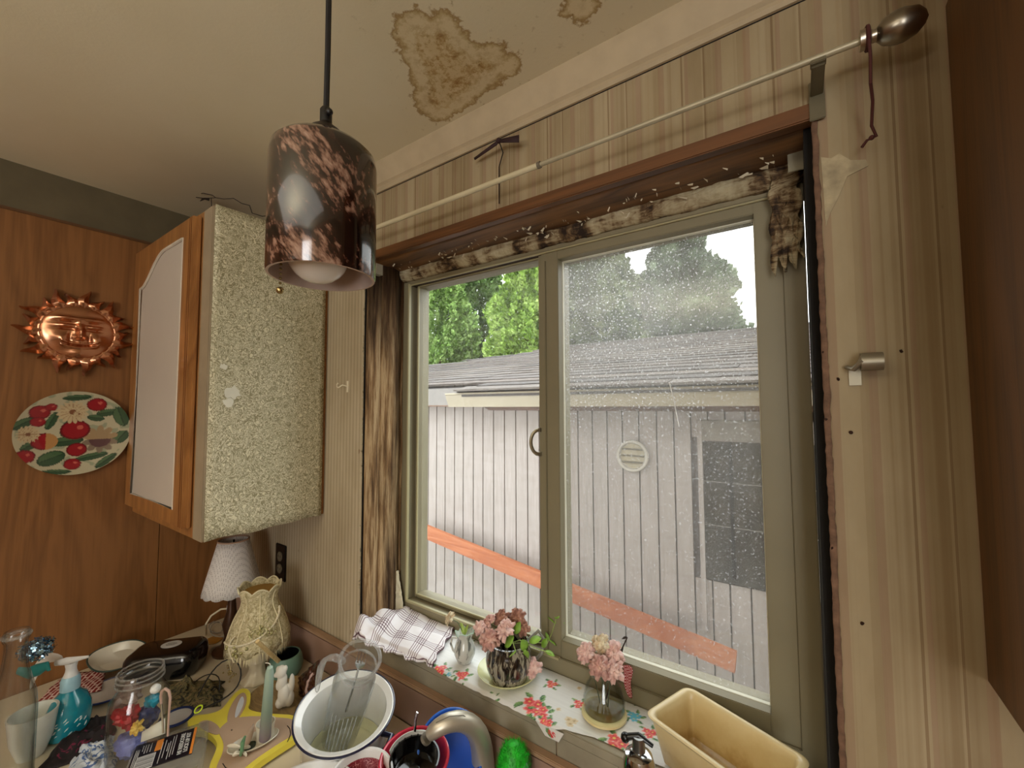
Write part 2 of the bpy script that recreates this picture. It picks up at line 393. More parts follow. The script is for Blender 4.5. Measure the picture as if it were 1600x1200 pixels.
# flakes
fl = MB()
for i in range(190):
    x = random.uniform(OX0+.02, OX1-.03); y = random.uniform(.06, .13); z = 2.163-.25*max(0, y-.1)+random.uniform(-.004, .003)
    if random.random() > .35+.6*(x+1.08)/1.1: continue
    a = random.uniform(0, 6.3); l = random.uniform(.006, .022)*random.choice((.5, 1, 1)); w = l*.18; dz = random.uniform(-.008, .002)
    fl.add([(x, y, z), (x+l*cos(a), y+l*.4*sin(a), z+dz), (x+l*cos(a)*.7+w, y+w, z+dz-.003), (x+w, y+w*.6, z-.002)], [(0, 1, 2, 3)])
for i in range(120):
    z = random.uniform(1.07, 2.15); x = OX0+random.uniform(-.005, .001); a = random.uniform(-1, 1); l = random.uniform(.003, .010)
    fl.add([(x, -.001, z), (x+l*.6, -.006, z+l*a), (x+l*.4, -.004, z+l*a+l*.6), (x-.001, -.001, z+l)], [(0, 1, 2, 3)])
o = build('peeling_flakes', fl, plain('cream_flake', 'd3c8ac', .8)); tag(o, 'curling cream paint flakes hanging from the stained header over the window', 'paint flakes', kind='stuff')
# right gap + torn edge
struct('trim_12', MB().box(.020, OX1+.001, .024, .16, 1.06, 2.18), M_DARK, smooth=False)
struct('trim_13', rough_strip(lambda u, v: (.030+.008*v, -.001, 1.05+1.11*u), 160, 3, .004, 70, 5), plain('torn_paper_edge', '6f5340', .9, var=.4, scale=60), solid=.001)
# wallpaper patch of plaster on right of frame
M_PLAS = plain('bare_plaster', 'aa9b7c', .85, var=.25, scale=50, bump=.5)
pts = [(.040, 2.10), (.052, 2.094), (.062, 2.098), (.075, 2.083), (.092, 2.078), (.094, 2.068), (.07, 2.06), (.058, 2.03), (.048, 2.01), (.042, 1.99)]
struct('trim_14', MB().prism(pts, 0, .0015, fr=lambda v: (v[0], -v[2], v[1])), M_PLAS, smooth=False)

# sill
SILL = 1.072
M_SILL = plain('grimy_grey_sill', '8f8672', .7, var=.25, scale=9, bump=.2)
struct('trim_15', MB().box(OX0-.004, OX1+.002, -.004, .16, 1.052, SILL), M_SILL, bevel=.002)
struct('trim_16', MB().box(OX0-.02, -.43, -.003, .0, .99, 1.052), M_SILL, smooth=False)
struct('trim_17', MB().box(-.427, .12, -.003, .0, .99, 1.052), M_SILL, smooth=False)

# window_1 : vinyl slider
win = bpy.data.objects.new('window_1', None); COL.objects.link(win); win['kind'] = 'structure'; win.location = (-.53, .15, 1.085)
def wbox(name, mat, boxes, bevel=.0015, par=win):
    m = MB()
    for b in boxes: m.box(*b)
    return build(name, m, mat, par, world=True, bevel=bevel)
FX0, FX1, FZ0, FZ1 = -1.076, .019, 1.070, 2.134
def ringboxes(x0, x1, z0, z1, w, y0, y1, wb=None, wt=None, wr=None):
    wb = wb or w; wt = wt or w; wr = wr or w
    return [(x0, x0+w, y0, y1, z0, z1), (x1-wr, x1, y0, y1, z0, z1), (x0+w, x1-wr, y0, y1, z0, z0+wb), (x0+w, x1-wr, y0, y1, z1-wt, z1)]
wbox('outer_frame', M_FRAME, ringboxes(FX0, FX1, FZ0, FZ1, .030, .145, .235, .040, .012, .035))
wbox('frame_lip', M_FRAMEL, [(FX0+.028, FX0+.034, .140, .150, FZ0+.036, FZ1-.01), (FX0+.03, -.50, .140, .150, FZ0+.036, FZ0+.042), (FX0+.03, FX1-.03, .146, .152, FZ1-.015, FZ1-.011)], .001)
# left sliding sash
ls = wbox('sash', M_FRAME, ringboxes(-1.040, -.548, 1.112, 2.128, .012, .172, .205, .014, .012, .016))
wbox('glass_pane', M_PANE, [(-1.030, -.562, .187, .190, 1.124, 2.120)], 0, ls)
wbox('glazing_bead', M_FRAMEL, ringboxes(-1.031, -.561, 1.122, 2.122, .004, .168, .174), .0008, ls)
# right fixed sash
rs = wbox('sash', M_FRAME, ringboxes(-.548, -.016, 1.100, 2.126, .050, .152, .215, .050, .028, .046))
rs['label'] = 'wider right sash frame'
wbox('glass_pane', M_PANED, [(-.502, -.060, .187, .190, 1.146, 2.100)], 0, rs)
wbox('glazing_bead', plain('white_bead', 'd9d6c4', .4), ringboxes(-.500, -.062, 1.148, 2.098, .003, .176, .186), .0006, rs)
wbox('meeting_stile', M_FRAME, [(-.560, -.545, .158, .21, 1.108, 2.126), (-.541, -.533, .146, .160, 1.108, 2.10)])
hp = [at(849, y, 1, .150) for y in (664,)]
m = MB(); hz = zrow(-.567, .16, 690); pp = []
for i in range(13):
    a = -pi/2+pi*i/12; pp.append((-.5575-.016*cos(a), .150-.012*cos(a), hz+.031*sin(a)))
m.tube(pp, [.004, .005]+[.0045]*9+[.005, .004], 8)
m.box(-.562, -.553, .150, .162, hz-.036, hz-.026); m.box(-.562, -.553, .150, .162, hz+.026, hz+.036)
h = build('pull_handle', m, plain('nickel_pull', '9a8f78', .35, .8), win, world=True); h['label'] = 'curved metal pull handle'
m = MB(); a = at(1046, 598, 1, .184); b = at(1061, 666, 1, .184)
m.tube([a, (a+b)/2+Vector((.001, 0, 0)), b], .0009, 5); s = build('scratch', m, plain('white_scratch', 'f0f0ee', .6), win, world=True); s['label'] = 'long white scratch on the glass'

# ------------------------------------------------------------------ counter, backsplash, sink
ct = struct('countertop', MB().box(XL+.010, -.813, -.64, -.019, .876, CZ), M_COUNTER, bevel=.003); del ct['kind']
tag(ct, 'cream laminate kitchen worktop left of the sink under all the clutter', 'countertop')
ct = build('countertop', MB().box(-.812, 1.4, -.094, -.019, .876, CZ), M_LAM, bevel=.003)
tag(ct, 'narrow brown laminate ledge between the sink and the window wall', 'countertop')
bs = thing('backsplash', 'pinkish brown laminate backsplash with a dark gap under its cap', 'backsplash', (-.6, -.01, CZ))
build('board', MB().box(XL+.007, 1.4, -.019, -.0035, CZ, 1.002), M_LAM, bs, world=True, smooth=False)
build('gap', MB().box(XL+.007, 1.4, -.016, -.0035, 1.002, 1.006), M_DARK, bs, world=True, smooth=False)
build('cap', MB().box(XL+.007, 1.4, -.022, -.0035, 1.006, 1.016), M_LAMD, bs, world=True, bevel=.0015)
sk = thing('kitchen_sink', 'steel double kitchen sink holding bowls and pans', 'sink', (-.3, -.38, .75))
m = MB(); X0, X1, Y0, Y1 = -.79, -.05, -.58, -.115
m.box(X0-.02, X1+.02, Y0-.02, Y0, .90, .918); m.box(X0-.02, X1+.02, Y1, Y1+.02, .90, .918); m.box(X0-.02, X0, Y0, Y1, .90, .918); m.box(X1, X1+.02, Y0, Y1, .90, .918)
build('rim', m, M_STEEL, sk, world=True, bevel=.003)
m = MB(); m.box(X0, X1, Y0, Y1, .735, .74); m.box(X0, X0+.004, Y0, Y1, .74, .91); m.box(X1-.004, X1, Y0, Y1, .74, .91); m.box(X0, X1, Y0, Y0+.004, .74, .91); m.box(X0, X1, Y1-.004, Y1, .74, .91)
build('basin', m, M_STEEL, sk, world=True, smooth=False)
bc = thing('base_cabinet', 'oak base cabinet run below the worktop and sink', 'cabinet', (-.9, -.3, 0))
build('body', MB().box(XL+.007, 1.4, -.60, -.004, .1, .73), M_OAKD, bc, world=True, smooth=False)
build('toe_kick', MB().box(XL+.007, 1.4, -.54, -.004, 0, .1), M_DARK, bc, world=True, smooth=False)
build('apron', MB().box(XL+.007, X0-.025, -.60, -.03, .73, .874), M_OAKD, bc, world=True, smooth=False)
build('apron', MB().box(.0, 1.4, -.60, -.03, .73, .874), M_OAKD, bc, world=True, smooth=False)

# ------------------------------------------------------------------ left wall cabinet
def contact_paper():
    t = NT('floral_contact_paper').set(.55, spec=.35); v = t.coord()
    n = t.noise(v, 48, 2, .5, 3.2); m1 = t.ramp(n, [(.38, srgb('dcd5b8')), (.46, srgb('8f8768')), (.51, srgb('8f8768')), (.57, srgb('ddd6ba')), (.68, srgb('a8a081'))])
    big = t.ramp(t.noise(v, 3, 3), [(.3, (.9, .9, .86)), (.7, (1, 1, 1))])
    t.base(t.mix(1, m1, big, 'MULTIPLY')); return t.m
CX, CY = -1.273, -.322
cab = thing('wall_cabinet', 'oak wall cabinet with yellow floral paper on its side and a white panelled door', 'cabinet', (-1.55, -.16, 1.376))
build('box', MB().box(XL+.008, CX-.003, CY+.002, -.003, 1.378, 2.266), wood('cabinet_box_oak', '8c5a2a', '6d411b', 'x'), cab, world=True, smooth=False)
build('face_frame', MB().box(XL+.008, CX-.001, CY-.014, CY+.002, 1.374, 2.262), M_OAKD, cab, world=True, bevel=.001)
g = build('stile', MB().box(CX-.058, CX+.0, CY-.0155, CY+.002, 1.374, 2.262), plain('greige_paint', '9b8b72', .6), cab, world=True, bevel=.002); g['label'] = 'greige painted edge strip'
def sidef(u, v):
    y = CY-.010+(.319)*v; zt = 2.266+.002*sin(v*3); zb = 1.375+.006*noise.noise(Vector((v*4, 0, 0)))
    return (CX+.001+.003*(1-v)**3*(1 if u < .05 else 0), y, zb+(zt-zb)*u)
g = build('side_paper', MB().grid(sidef, 30, 20), contact_paper(), cab, world=True, solid=.002); g['label'] = 'pale yellow green floral contact paper'
random.seed(3)
for (py, pz, r) in ((CY+.045, 1.76, .022), (CY+.035, 1.735, .014), (CY+.02, 1.83, .010)):
    m = MB().prism([(py+r*cos(a)*random.uniform(.6, 1.1), pz+r*sin(a)*random.uniform(.5, 1.1)) for a in [i*pi/7 for i in range(14)]], 0, .001, fr=lambda v: (CX+.0022+v[2], v[0], v[1]))
    g = build('worn_patch', m, plain('worn_white', 'd6d3c2', .7), cab, world=True, smooth=False); g['label'] = 'worn white patch in the paper'
# door with cathedral arch
DX0, DX1, DZ0, DZ1, DY = XL+.012, CX-.066, 1.40, 2.248, CY-.016
dr = build('door', MB().box(DX0, DX1, DY-.012, DY, DZ0, DZ1), M_OAKD, cab, world=True, bevel=.003)
ax0, ax1, az0, az1 = DX0+.062, DX1-.075, DZ0+.045, DZ1-.05
def arch(x):                       # top line of the white panel
    t = (x-ax0)/(ax1-ax0); return az1-.085+.085*(.5-.5*cos(pi*min(1, max(0, (t-.04)/.55))))**.8
xs = [ax0+(ax1-ax0)*i/40 for i in range(41)]
# frame raised ring: stiles, bottom rail, arched top rail
fr = MB(); fr.box(DX0+.004, ax0, DY-.020, DY-.011, DZ0+.004, DZ1-.004); fr.box(ax1, DX1-.004, DY-.020, DY-.011, DZ0+.004, DZ1-.004); fr.box(ax0, ax1, DY-.020, DY-.011, DZ0+.004, az0)
poly = [(x, arch(x)) for x in xs]+[(ax1, DZ1-.004), (ax0, DZ1-.004)]
for i in range(40):
    fr.prism([(xs[i], arch(xs[i])), (xs[i+1], arch(xs[i+1])), (xs[i+1], DZ1-.004), (xs[i], DZ1-.004)], 0, .009, fr=lambda v: (v[0], DY-.020+v[2], v[1]))
build('door_frame', fr, M_OAKD, dr, world=True, smooth=False)
pn = MB().prism([(ax0+.001, az0)]+[(ax1-.001, az0)]+[(x, arch(x)-.001) for x in reversed(xs[1:-1])], 0, .003, fr=lambda v: (v[0], DY-.0155+v[2], v[1]))
g = build('door_panel', pn, M_WHITEP, dr, world=True, smooth=False); g['label'] = 'arched centre panel painted white'
bd = [(ax0, az0), (ax1, az0)]+[(x, arch(x)) for x in reversed(xs)]
g = build('bead', MB().tube([(x+.001*noise.noise(Vector((x*90, z*90, 0))), DY-.0175, z) for x, z in bd], .0045, 6, close=True), plain('rough_white_bead', 'cfc6b6', .6, bump=.5), dr, world=True); g['label'] = 'rough white painted bead'
for k, x in enumerate((DX1-.014, DX1-.026)):
    build('groove', MB().box(x-.0015, x+.0015, DY-.0208, DY-.0195, DZ0+.004, DZ1-.004), plain('dark_oak_groove', '6b3c17', .5), dr, world=True, smooth=False)
# right wall cabinet (only its side in view)
rc = thing('wall_cabinet', 'brown wood-grain wall cabinet at the right edge beyond the striped wallpaper', 'cabinet', (.5, -.16, 1.376))
build('box', MB().box(.1815, .9, -.322, -.0015, 1.376, 2.262), wood('brown_side_grain', '6a4520', '4c3014', 'z', 1.2, .5, 6, 1.4), rc, world=True, bevel=.002)
build('filler', MB().box(.19, .9, -.30, -.0015, 2.262, 2.36), M_OAK, rc, world=True, smooth=False)
# ================================================================== OUTSIDE
HY = 2.12
struct('ground', MB().box(-14, 12, OD, 20, -.35, -.3), plain('mossy_concrete', '777867', .9, var=.25, scale=2), smooth=False)
hs = thing('neighbour_house', 'whitish neighbouring house with vertical grooved boards and a grey shingle roof', 'house', (-1.5, HY+1.5, -.3))
gp = [904, 926.8, 950, 974, 1000, 1028, 1055, 1082, 1109, 1136]
gl = [670,682.6,696,710.4,724,739.6,754.6,771,788,805.6,823.6,842,862,883]
gx = [at(x, 640, 1, HY).x for x in gl]+[at(x, 760, 1, HY).x for x in gp]
while gx[0] > -6.4: gx.insert(0, gx[0]-.118)
while gx[-1] < 1.6: gx.append(gx[-1]+.112)
def siding():
    t = NT('whitewashed_siding').set(.8, spec=.2); g = t.noise(t.coord((1, 1, .05)), 60, 5, .65); h = t.noise(t.coord((.6, 1, 3)), 9, 5, .6)
    c = t.ramp(g, [(.3, srgb('958b85')), (.6, srgb('a79d97'))]); t.base(t.mix(.8, c, t.ramp(h, [(.35, (.88, .87, .86)), (.6, (1, 1, 1))]), 'MULTIPLY')); t.bump(g, .4, .003); return t.m
M_SID = siding(); protob = None
WX0 = at(1100, 760, 1, HY).x; WZ1 = at(1140, 690, 1, HY).z; WZ0 = at(1140, 905, 1, HY).z
for i in range(len(gx)-1):
    a, b = gx[i]+.004, gx[i+1]-.004
    if b > WX0 and a < WX0+.85:
        build('wall_board', MB().box(a, b, HY, HY+.016, -.3, WZ0-.03), M_SID, hs, world=True, bevel=.002)
        build('wall_board', MB().box(a, b, HY, HY+.016, WZ1+.02, 1.95), M_SID, hs, world=True, bevel=.002)
    else: build('wall_board', MB().box(a, b, HY, HY+.016, -.3, 1.95), M_SID, hs, world=True, bevel=.002)
build('wall', MB().box(-6.4, 1.6, HY+.017, HY+2.8, -.3, 1.95), plain('groove_grey', '5e5754', .9), hs, world=True, smooth=False)
# its dark window
wf = build('window', MB().box(WX0, WX0+.8, HY-.012, HY+.01, WZ0-.02, WZ1), plain('dark_window_glass', '34302a', .3, var=.55, scale=9), hs, world=True, smooth=False); wf['label'] = 'dark window of the house'
build('casing', MB().box(WX0-.03, WX0, HY-.02, HY+.01, WZ0-.35, WZ1+.13), M_SID, wf, world=True, bevel=.002)
build('mullion', MB().box(WX0+.15, WX0+.165, HY-.018, HY-.01, WZ0, WZ1), M_DARK, wf, world=True, smooth=False)
build('mullion', MB().box(WX0+.34, WX0+.37, HY-.022, HY-.01, WZ0, WZ1), plain('grey_mullion', '7d7a70', .6), wf, world=True, smooth=False)
for k_ in (.30, .62): build('glazing_bar', MB().box(WX0, WX0+.8, HY-.016, HY-.011, WZ1-(WZ1-WZ0)*k_-.004, WZ1-(WZ1-WZ0)*k_), plain('pale_bar', '8f8c84', .5), wf, world=True, smooth=False)
build('header', MB().box(WX0, WX0+.85, HY-.02, HY+.01, WZ1, WZ1+.13), plain('header_grey', '82796f', .8, var=.2, scale=20), wf, world=True, bevel=.003)
# gutter and roof
GY = 1.80; gxl = at(696, 612, 1, GY).x; gz1 = at(1000, 606, 1, GY).z; gz0 = at(1000, 635, 1, GY+.05).z
gh = gz1-gz0
gprof = [(GY, gz1), (GY-.004, gz1-.012), (GY+.006, gz1-.016), (GY+.012, gz1-.4*gh), (GY+.035, gz0+.2*gh), (GY+.04, gz0), (GY+.12, gz0), (GY+.12, gz1), (GY+.117, gz1), (GY+.117, gz0+.004), (GY+.044, gz0+.004), (GY+.018, gz1-.4*gh), (GY+.01, gz1)]
gt = build('gutter', MB().prism(gprof, gxl, 1.6, fr=lambda v: (v[2], v[0], v[1])), plain('cream_gutter', '968a74', .45, var=.05), hs, world=True, ang=25)
build('end_cap', MB().prism(gprof[:8], gxl-.004, gxl, fr=lambda v: (v[2], v[0], v[1])), plain('cream_gutter', 'd9cbb8'), gt, world=True, smooth=False)
bx = at(752, 640, 1, HY-.08).x
build('rafter_board', MB().prism([(bx, gz0+.02), (bx+.10, gz0-.03), (1.6, gz0-.035), (1.6, gz0+.02)], HY-.10, HY-.06, fr=lambda v: (v[0], v[2], v[1])), wood('brown_rafter', '6b4a36', '3f2a1d', 'x', 1), hs, world=True, smooth=False)
build('fascia', MB().box(-6.4, gxl+.5, HY-.16, HY-.13, gz1-.10, gz1+.05), plain('grey_fascia', '7d7772', .8), hs, world=True, smooth=False)
build('soffit', MB().box(-6.4, 1.6, HY-.16, HY+.02, gz1-.11, gz1-.10), plain('brown_soffit', '6b4e3c', .8), hs, world=True, smooth=False)
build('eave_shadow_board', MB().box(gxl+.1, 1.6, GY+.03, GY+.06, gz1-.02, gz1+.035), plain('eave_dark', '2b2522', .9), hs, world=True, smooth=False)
Ye = GY-.03; ze = at(1100, 600, 1, Ye).z
q = at(1100, 524, 1, 4.); kk = (q.z-EYE.z)/(q.y-EYE.y); sl = .25
Yr = ((ze-EYE.z)-sl*(Ye-EYE.y))/(kk-sl)+EYE.y; zr = ze+sl*(Yr-Ye)
hx1 = at(846, 548, 1, Yr).x
def roofz(y): return ze+sl*(y-Ye)
build('roof_deck', MB().prism([(1.9, Ye+.03), (1.9, Yr), (hx1, Yr), (-8.6, Ye+.25), (gxl+.25, Ye+.25), (gxl+.18, Ye+.03)], -.05, -.02, fr=lambda v: (v[0], v[1], roofz(v[1])+v[2])), plain('roof_underlay', '4a4441', .9), hs, world=True, smooth=False)
build('roof_deck', MB().prism([(1.9, Yr), (hx1, Yr), (-6.0, Yr+.8), (1.9, Yr+.8)], -.05, -.0, fr=lambda v: (v[0], v[1], zr-sl*(v[1]-Yr)+v[2])), plain('roof_underlay', '4a4441', .9), hs, world=True, smooth=False)
M_SH = [plain('shingle_grey_%d' % i, c, .9, var=.25, scale=30) for i, c in enumerate(('5b5450', '4f4946', '655d57', '584f49'))]
shm = []
for i in range(4):
    m = MB(); n = 6; w = .92
    vs = [(w*j/n, -.008*random.random(), .014+.004*random.random()) for j in range(n+1)]+[(w*j/n, .175, .006) for j in range(n+1)]+[(w*j/n, -.004, .0) for j in range(n+1)]+[(w*j/n, .175, .0) for j in range(n+1)]
    k = n+1; fs = []
    for j in range(n): fs += [(j, j+1, k+j+1, k+j), (2*k+j, 2*k+j+1, j+1, j), (2*k+j, 3*k+j, 3*k+j+1, 2*k+j+1), (k+j, k+j+1, 3*k+j+1, 3*k+j)]
    fs += [(0, k, 3*k, 2*k), (n, 2*k+n, 3*k+n, k+n)]
    m.add(vs, fs); p = build('shingle', m, M_SH[i], hs, smooth=False); p.matrix_parent_inverse = hs.matrix_basis.inverted(); p.location = (0, 0, -20); shm.append(p)
ncourse = int((Yr-Ye)/.145)+1
first = [True]*4
for c in range(ncourse):
    y = Ye+c*.145; z = roofz(y)
    hl = -8.6+(hx1+8.6)*(y-Ye)/(Yr-Ye)
    x0 = gxl+.12 if c < 2 else max(hl, -6.6)
    x = 1.6-random.uniform(0, .5)
    while x > x0-.2:
        i = random.randrange(4); s = shm[i]
        if first[i]: o = s; first[i] = False
        else: o = s.copy(); COL.objects.link(o)
        o.location = (max(x, x0), y, z+random.uniform(0, .003)); o.rotation_euler = (math.atan(sl), 0, random.uniform(-.004, .004)); x -= .925
build('ridge_cap', MB().tube([(hx1, Yr, zr+.01), (1.9, Yr, zr+.01)], .03, 8), M_SH[1], hs, world=True)
# round louvre vent
vc = at(989, 712, 1, HY-.01); vr = 25*mpp(vc)
vt = build('vent', MB().lathe([(vr*.78, 0), (vr, 0), (vr, .018), (vr*.95, .024), (vr*.84, .024), (vr*.78, .016), (vr*.78, 0)], 40, cap=False).xf(Matrix.Translation(vc) @ Matrix.Rotation(pi/2, 4, 'X')), plain('vent_ring', 'aca497', .5), hs, world=True); vt['label'] = 'round porthole vent in the siding'
build('back_disc', MB().lathe([(0, 0), (vr*.8, 0), (vr*.8, .004), (0, .004)], 32, cap=False).xf(Matrix.Translation(vc) @ Matrix.Rotation(pi/2, 4, 'X')), plain('vent_cream', 'a3977c', .6, var=.15), vt, world=True)
for k in (-.4, 0, .4): build('louvre', MB().box(vc.x-vr*.72, vc.x+vr*.72, vc.y-.016, vc.y-.004, vc.z+k*vr-.006, vc.z+k*vr+.006), plain('vent_slat', '5f5542', .6), vt, world=True, bevel=.001)
# orange leaning board
pq = [at(*p, 1, HY-.10) for p in ((640, 811), (1150, 1021), (1147, 1052), (640, 829))]
pq = [at(655, 817, 1, HY-.16), at(1151, 1021, 1, HY-.16), at(1148, 1053, 1, HY-.16), at(655, 838, 1, HY-.16)]
o = build('plank', MB().add([tuple(p) for p in pq]+[(p.x, p.y+.035, p.z) for p in pq], [(0,1,2,3),(7,6,5,4),(0,4,5,1),(1,5,6,2),(2,6,7,3),(3,7,4,0)]), wood('orange_plank', 'b5704a', '94502e', 'x', 1.2, .7, 5, .8), bevel=.002)
tag(o, 'long orange-brown plank sloping across the pale siding outside', 'plank')

def tree(name, label, base, h, r, cols, n, shape='cone', leaf=.10, seed=1, group='trees beyond the shingle roof', z0=.1):
    rnd = random.Random(seed); t = thing(name, label, 'tree', base, group=group)
    vs = []; fs = []
    for i in range(n):
        k = rnd.random()**.8; zz = z0+(1-z0)*k
        if shape == 'cone': rr = r*(1-k)**.75*(1 if k > .06 else .8)
        else: rr = r*math.sqrt(max(0, 1-(2*k-1)**2))*(.75+.25*(1-k))
        a = rnd.uniform(0, 2*pi)
        lump = .72+.6*noise.noise(Vector((cos(a)*2.2, sin(a)*2.2, k*7+seed)))+.22*noise.noise(Vector((cos(a)*6, sin(a)*6, k*20+seed)))
        rad = rr*lump*(1-.35*rnd.random()**2)
        c = Vector((rad*cos(a), rad*sin(a), zz*h+rnd.uniform(-.1, .1)))
        out = Vector((cos(a), sin(a), .5+rnd.uniform(-.4, .5))).normalized()
        d = (out+Vector((rnd.uniform(-1, 1), rnd.uniform(-1, 1), rnd.uniform(-1, 1)))*.7).normalized()
        w = d.cross(Vector((rnd.uniform(-1, 1), rnd.uniform(-1, 1), rnd.uniform(-1, 1)))).normalized()
        L = leaf*rnd.uniform(.35, 1.2); b = len(vs)
        vs += [c-w*L*.22, c+d*L, c+w*L*.22, c+d*L*.45+w*L*.55, c+d*L*.45-w*L*.55, c+d*L*.1]
        fs += [(b, b+1, b+2), (b+5, b+3, b+1), (b+5, b+1, b+4)]
    m = MB(); m.v = [tuple(v) for v in vs]; m.f = fs
    tt = NT(name+'_leaves').set(.7, spec=.2); v = tt.coord(); nz = tt.noise(v, 2.6, 4, .65); n2 = tt.noise(v, 22, 2)
    tt.base(tt.mix(.8, tt.ramp(nz, [(.34, srgb(cols[0])), (.5, srgb(cols[1])), (.64, srgb(cols[2]))]), tt.ramp(n2, [(.36, (.35, .4, .33)), (.56, (1, 1, 1))]), 'MULTIPLY'))
    me = build('foliage', m, tt.m, t, smooth=False); me['kind'] = 'stuff'
    build('trunk', MB().tube([(0, 0, 0), (0.02, 0, h*.5), (0, 0, h*.9)], [r*.09, r*.05, .02], 8), plain('bark', '4d3d2c', .9), t)
    return t
def tp(px, y): p = at(px, 600, 1, y); return (p.x, p.y, -.3)
G1 = ('6f8f38', '98b653', 'c0d480')
tree('cedar_tree', 'bright green cedar filling the upper right of the left pane', tp(822, 7.6), 6.8, 1.5, G1, 42000, seed=1, leaf=.11)
tree('cedar_tree', 'bright green cedar against the left edge of the left pane', tp(690, 7.9), 7.2, 1.9, ('66843f', '8fae5c', 'b6cc84'), 42000, seed=2, leaf=.11)
tree('cedar_tree', 'darker green cedar standing between the two bright cedars', tp(752, 9.6), 8.0, 2.0, ('4f6a38', '74924f', '9ab474'), 30000, seed=3, leaf=.12)
tree('fir_tree', 'tall hazy fir with a ragged right side seen through the dirty pane', tp(1068, 10.5), 7.4, 2.6, ('46563f', '6c7d60', '929f82'), 60000, seed=11, leaf=.15)
tree('fir_tree', 'grey-green bushy tree left of the tall hazy fir', tp(925, 9.2), 6.3, 2.1, ('56623e', '7c8760', 'a0a682'), 46000, 'round', seed=12, leaf=.13, z0=.0)
tree('fir_tree', 'dull olive tree rising behind the middle window post', tp(880, 12.5), 8.0, 2.3, ('4c5a3c', '707f5a', '949f7c'), 26000, seed=13, leaf=.15)

# ================================================================== PENDANT LAMP
pd = .605; PB = EYE+ray(504, 434)*pd
pz0 = PB.z; pz1 = zrow(PB.x, PB.y, 232)
PR = .073
lamp = thing('pendant_lamp', 'hanging pendant lamp with a brown speckled swirled glass jar shade and pull chain', 'lamp', (PB.x, PB.y, pz0))
def lampglass():
    t = NT('swirled_brown_glass').set(.12, spec=.6, coat=.6); c = t.n('ShaderNodeTexCoord')
    s_ = (CR*.62-Vector((0, 0, 1))*.78).normalized(); q_ = s_.rotation_difference(Vector((1, 0, 0)))
    m1 = t.n('ShaderNodeMapping'); m1.inputs['Rotation'].default_value = q_.to_euler(); t.l(c.outputs['Object'], m1.inputs[0])
    mp = t.n('ShaderNodeMapping'); mp.inputs['Scale'].default_value = (.3, 1, 1); t.l(m1.outputs[0], mp.inputs[0]); v = mp.outputs[0]
    fl = t.noise(v, 130, 3, .6); bd = t.noise(v, 17, 1, .4); 
    sx = t.n('ShaderNodeSeparateXYZ'); t.l(c.outputs['Object'], sx.inputs[0])
    k = t.math('ADD', t.math('MULTIPLY', sx.outputs[2], -.9), .17)
    f = t.math('ADD', t.math('MULTIPLY', t.math('SUBTRACT', bd, .5), .9), t.math('ADD', fl, k))
    t.base(t.ramp(f, [(.46, srgb('170b08')), (.58, srgb('361c14')), (.68, srgb('7d5c4c')), (.84, srgb('a58674'))])); return t.m
H = pz1-pz0
sh = [(PR*.985, 0), (PR, .003), (PR, H*.86), (PR*.97, H*.93), (PR*.86, H*.975), (PR*.5, H), (.03, H)]
build('shade', MB().lathe(sh, 64, cap=False), lampglass(), lamp, ang=60)
shi = [(r-.0035, z) for r, z in sh[:-1]]
g = build('shade_lining', MB().lathe([(PR*.985, .0)]+shi+[(.028, H-.003)], 64, cap=False), plain('frosted_pink_white', 'c9b3a6', .35, var=.12, scale=25), lamp, ang=60); g['label'] = 'pinkish white glass lining'
build('socket_cap', MB().lathe([(.0, H+.040), (.007, H+.040), (.012, H+.034), (.022, H+.026), (.031, H+.012), (.034, H), (.034, H-.004), (0, H-.004)][::-1], 32, cap=False), plain('dark_bronze', '2b201a', .4, .6), lamp)
build('cord_grip', MB().lathe([(0, H+.036), (.0085, H+.036), (.0085, H+.058), (.006, H+.062), (0, H+.062)], 16, cap=False), plain('black_plastic', '120e0c', .5), lamp)
build('knob', MB().ball((.012, -.002, H+.05), .005), plain('black_plastic', '120e0c', .5), lamp)
build('cord', MB().tube([(0, 0, H+.06), (.001, 0, H+.15), (0, 0, ZC-pz0)], .0042, 8), plain('black_cord', '141010', .7), lamp)
build('bulb', MB().lathe([(0, .000)]+[(.042*sin(a), .042-.042*cos(a)) for a in [pi*i/12 for i in range(1, 9)]]+[(.024, .082), (.014, .10), (0, .10)], 32, cap=False).xf(Matrix.Translation((-.006, -.004, -.008))), plain('white_bulb', 'e9e2d6', .25, var=.02, coat=.5), lamp)
build('bulb_socket', MB().lathe([(0, .085), (.018, .085), (.018, H-.02), (0, H-.02)], 20, cap=False), plain('black_plastic', '120e0c', .5), lamp)
cx, cy = -.050*CR.x-.02*CF.x, -.050*CR.y-.02*CF.y
ch = MB()
for i in range(12): ch.ball((cx, cy, .06-i*.0067), .0021, 6, 5)
g = build('pull_chain', ch, plain('antique_brass', '7d6a45', .35, .9), lamp); g['kind'] = 'stuff'
build('chain_ball', MB().ball((cx, cy, -.024), .0052, 14, 10), plain('brass_ball', 'b09a68', .25, .9), lamp)

